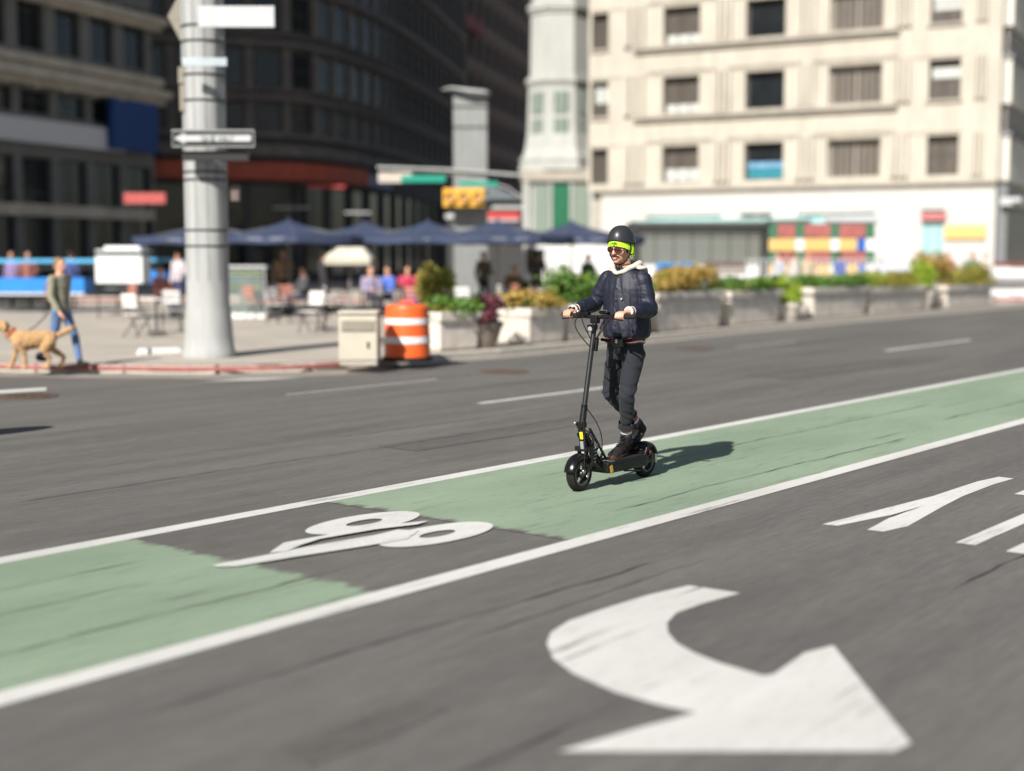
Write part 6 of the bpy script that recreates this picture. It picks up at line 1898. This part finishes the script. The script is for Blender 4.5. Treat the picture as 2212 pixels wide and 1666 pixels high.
for args in (
    (60, 44, 'stand', .3, 1.0, (.30, .12, .10), (.05, .06, .1), 0, 'person in a rust red top behind the blue stall, far left'),
    (25, 45, 'stand', -.4, 1.0, (.25, .2, .4), (.04, .04, .05), 1, 'person in a mauve top behind the blue stall at the picture edge'),
    (152, 44, 'stand', 2.8, 1.02, (.05, .07, .22), (.05, .05, .05), 0, 'person in dark blue between the blue stall and the white booth'),
    (345, 36, 'sit', 1.0, 1.0, (.40, .16, .14), (.06, .07, .1), 1, 'seated person in a pink brick coloured sweater left of the pole'),
    (385, 39.5, 'stand', -.6, 1.0, (.55, .50, .55), (.05, .05, .12), 0, 'person in a pale lilac top just left of the pole'),
    (540, 39, 'sit', .8, 1.0, (.04, .10, .18), (.03, .03, .04), 0, 'seated person in slate blue behind the display case'),
    (612, 41, 'stand', .2, 1.03, (.30, .20, .13), (.05, .045, .04), 1, 'person in a tan top right of the light pole under an umbrella'),
    (655, 38, 'sit', -1.0, 1.0, (.07, .07, .08), (.05, .06, .1), 0, 'seated person in charcoal under the second umbrella'),
    (700, 43, 'stand', 2.2, 1.0, (.03, .03, .035), (.03, .03, .04), 0, 'person in black standing between two umbrellas'),
    (800, 37, 'sit', .5, 1.0, (.32, .28, .40), (.02, .02, .03), 2, 'seated person in a lilac top right of the cream parasol'),
    (838, 37.6, 'sit', -.7, 1.0, (.08, .16, .55), (.03, .03, .04), 0, 'seated person in bright blue next to the lilac top'),
    (880, 38.4, 'sit', .3, 1.0, (.50, .04, .10), (.25, .05, .35), 0, 'seated person in a crimson top with purple trousers'),
    (915, 39, 'sit', -.4, 1.0, (.60, .14, .10), (.04, .04, .05), 1, 'seated person in an orange red top left of the mast'),
    (1045, 42, 'stand', .7, 1.0, (.16, .15, .10), (.04, .04, .05), 0, 'person in olive under the mast arm'),
    (1110, 40, 'sit', -.3, 1.0, (.20, .13, .08), (.06, .05, .05), 1, 'seated person in brown left of the white van'),
    (1160, 42, 'stand', 2.9, 1.0, (.10, .09, .09), (.12, .1, .08), 0, 'person in charcoal in front of the white van'),
    (1222, 40, 'sit', .4, 1.0, (.62, .13, .05), (.25, .12, .08), 1, 'seated person in orange close to the rider'),
    (1270, 42, 'stand', -.8, .95, (.07, .2, .1), (.05, .05, .06), 0, 'person in dark green just behind the rider'),
    (1682, 46, 'walk', -1.4, 1.0, (.45, .47, .55), (.05, .07, .14), 0, 'person in a pale blue top walking in front of the toy block stall'),
    (1716, 46.5, 'walk', 1.5, 1.0, (.55, .52, .50), (.08, .08, .12), 1, 'person in a cream top walking in front of the toy block stall'),
    (1745, 47, 'stand', .2, .98, (.50, .42, .30), (.35, .30, .22), 2, 'person in beige clothes before the yellow blocks'),
    (1815, 47, 'stand', 2.0, 1.0, (.10, .14, .35), (.40, .30, .10), 0, 'person in a dark blue top before the toy block stall'),
    (1990, 50, 'walk', 1.3, 1.0, (.08, .07, .07), (.05, .05, .05), 0, 'person in dark clothes right of the white stand'),
    (2050, 52, 'stand', .4, 1.0, (.35, .10, .10), (.05, .06, .10), 1, 'person in a red top under the yellow sign'),
    (2100, 53, 'walk', -1.2, 1.0, (.05, .22, .20), (.06, .06, .07), 0, 'person in a teal top near the right edge'),
    (2130, 54, 'stand', 2.6, 1.0, (.55, .52, .5), (.10, .1, .1), 3, 'grey haired person in a white top near the right edge')):
    person(*args)

# golden dog beside the walking person
dg_ = thing('dog', 'golden haired dog walking beside the person in khaki at the left corner', 'dog', G(72, 797, .12), math.radians(200))
d = MB()
d.loft([(v3((-.30, 0, .42)), v3((0, .085, 0)), v3((0, 0, .095))), (v3((-.20, 0, .43)), v3((0, .115, 0)), v3((0, 0, .125))), (v3((0, 0, .41)), v3((0, .125, 0)), v3((0, 0, .135))), (v3((.16, 0, .40)), v3((0, .135, 0)), v3((0, 0, .165))), (v3((.27, 0, .43)), v3((0, .10, 0)), v3((0, 0, .13)))])
d.caps([((.24, 0, .47), (.38, 0, .60), .095, .07), ((.38, 0, .62), (.43, 0, .62), .078, .065), ((.43, 0, .60), (.56, 0, .575), .048, .033)])
for s_ in (-1, 1):
    k = .10 * s_
    d.caps([((-.24, s_ * .075, .40), (-.20 + k * .6, s_ * .085, .27), .085, .058), ((-.20 + k * .6, s_ * .085, .27), (-.32 + k, s_ * .085, .16), .052, .03), ((-.32 + k, s_ * .085, .16), (-.29 + k, s_ * .085, .03), .03, .026), ((-.29 + k, s_ * .085, .025), (-.24 + k, s_ * .085, .022), .032, .024)])
    k = -k
    d.caps([((.20, s_ * .08, .38), (.17 + k * .5, s_ * .085, .24), .07, .042), ((.17 + k * .5, s_ * .085, .24), (.20 + k, s_ * .085, .03), .036, .027), ((.20 + k, s_ * .085, .025), (.25 + k, s_ * .085, .022), .032, .024)])
    d.caps([((.37, s_ * .068, .66), (.36, s_ * .092, .58), .026, .030)])
d.caps([((-.32, 0, .46), (-.45, 0, .52), .035, .045), ((-.45, 0, .52), (-.58, 0, .60), .05, .025)])
M_fur = cloth('golden fur', (.50, .30, .14), .95, .3, 1.0, 60)
mesh_obj('body', remesh(d, 'body', M_fur, .011, 2, lambda p, n: .010 * noise.noise(p * 26)), dg_)
MB().ball((.592, 0, .585), (.018, .022, .016)).build('nose', M_black, dg_, smooth=True)
for s_ in (-1, 1): MB().ball((.475, s_ * .045, .645), (.010, .008, .010)).build('eye', M_black, dg_, smooth=True)
mb = MB(); mb.lathe([(.092, -.015), (.097, 0), (.092, .015)], 20, Matrix.Translation((.29, 0, .52)) @ Matrix.Rotation(.9, 4, 'Y')); mb.build('collar', M_signred, dg_, smooth=True)
mb = MB(); a_ = dg_.location + v3((-.29, -.1, .55)); b_2 = dog_owner.location + v3((-.15, -.1, .78)); mb.path(arcpts(a_ - dg_.location, b_2 - dg_.location, (0, -.12)), .008, 6)
lead = mb.build('leash', M_strap, None, smooth=True); lead.location = dg_.location
tag(lead, 'thin black leash between the golden dog and its owner', 'leash')
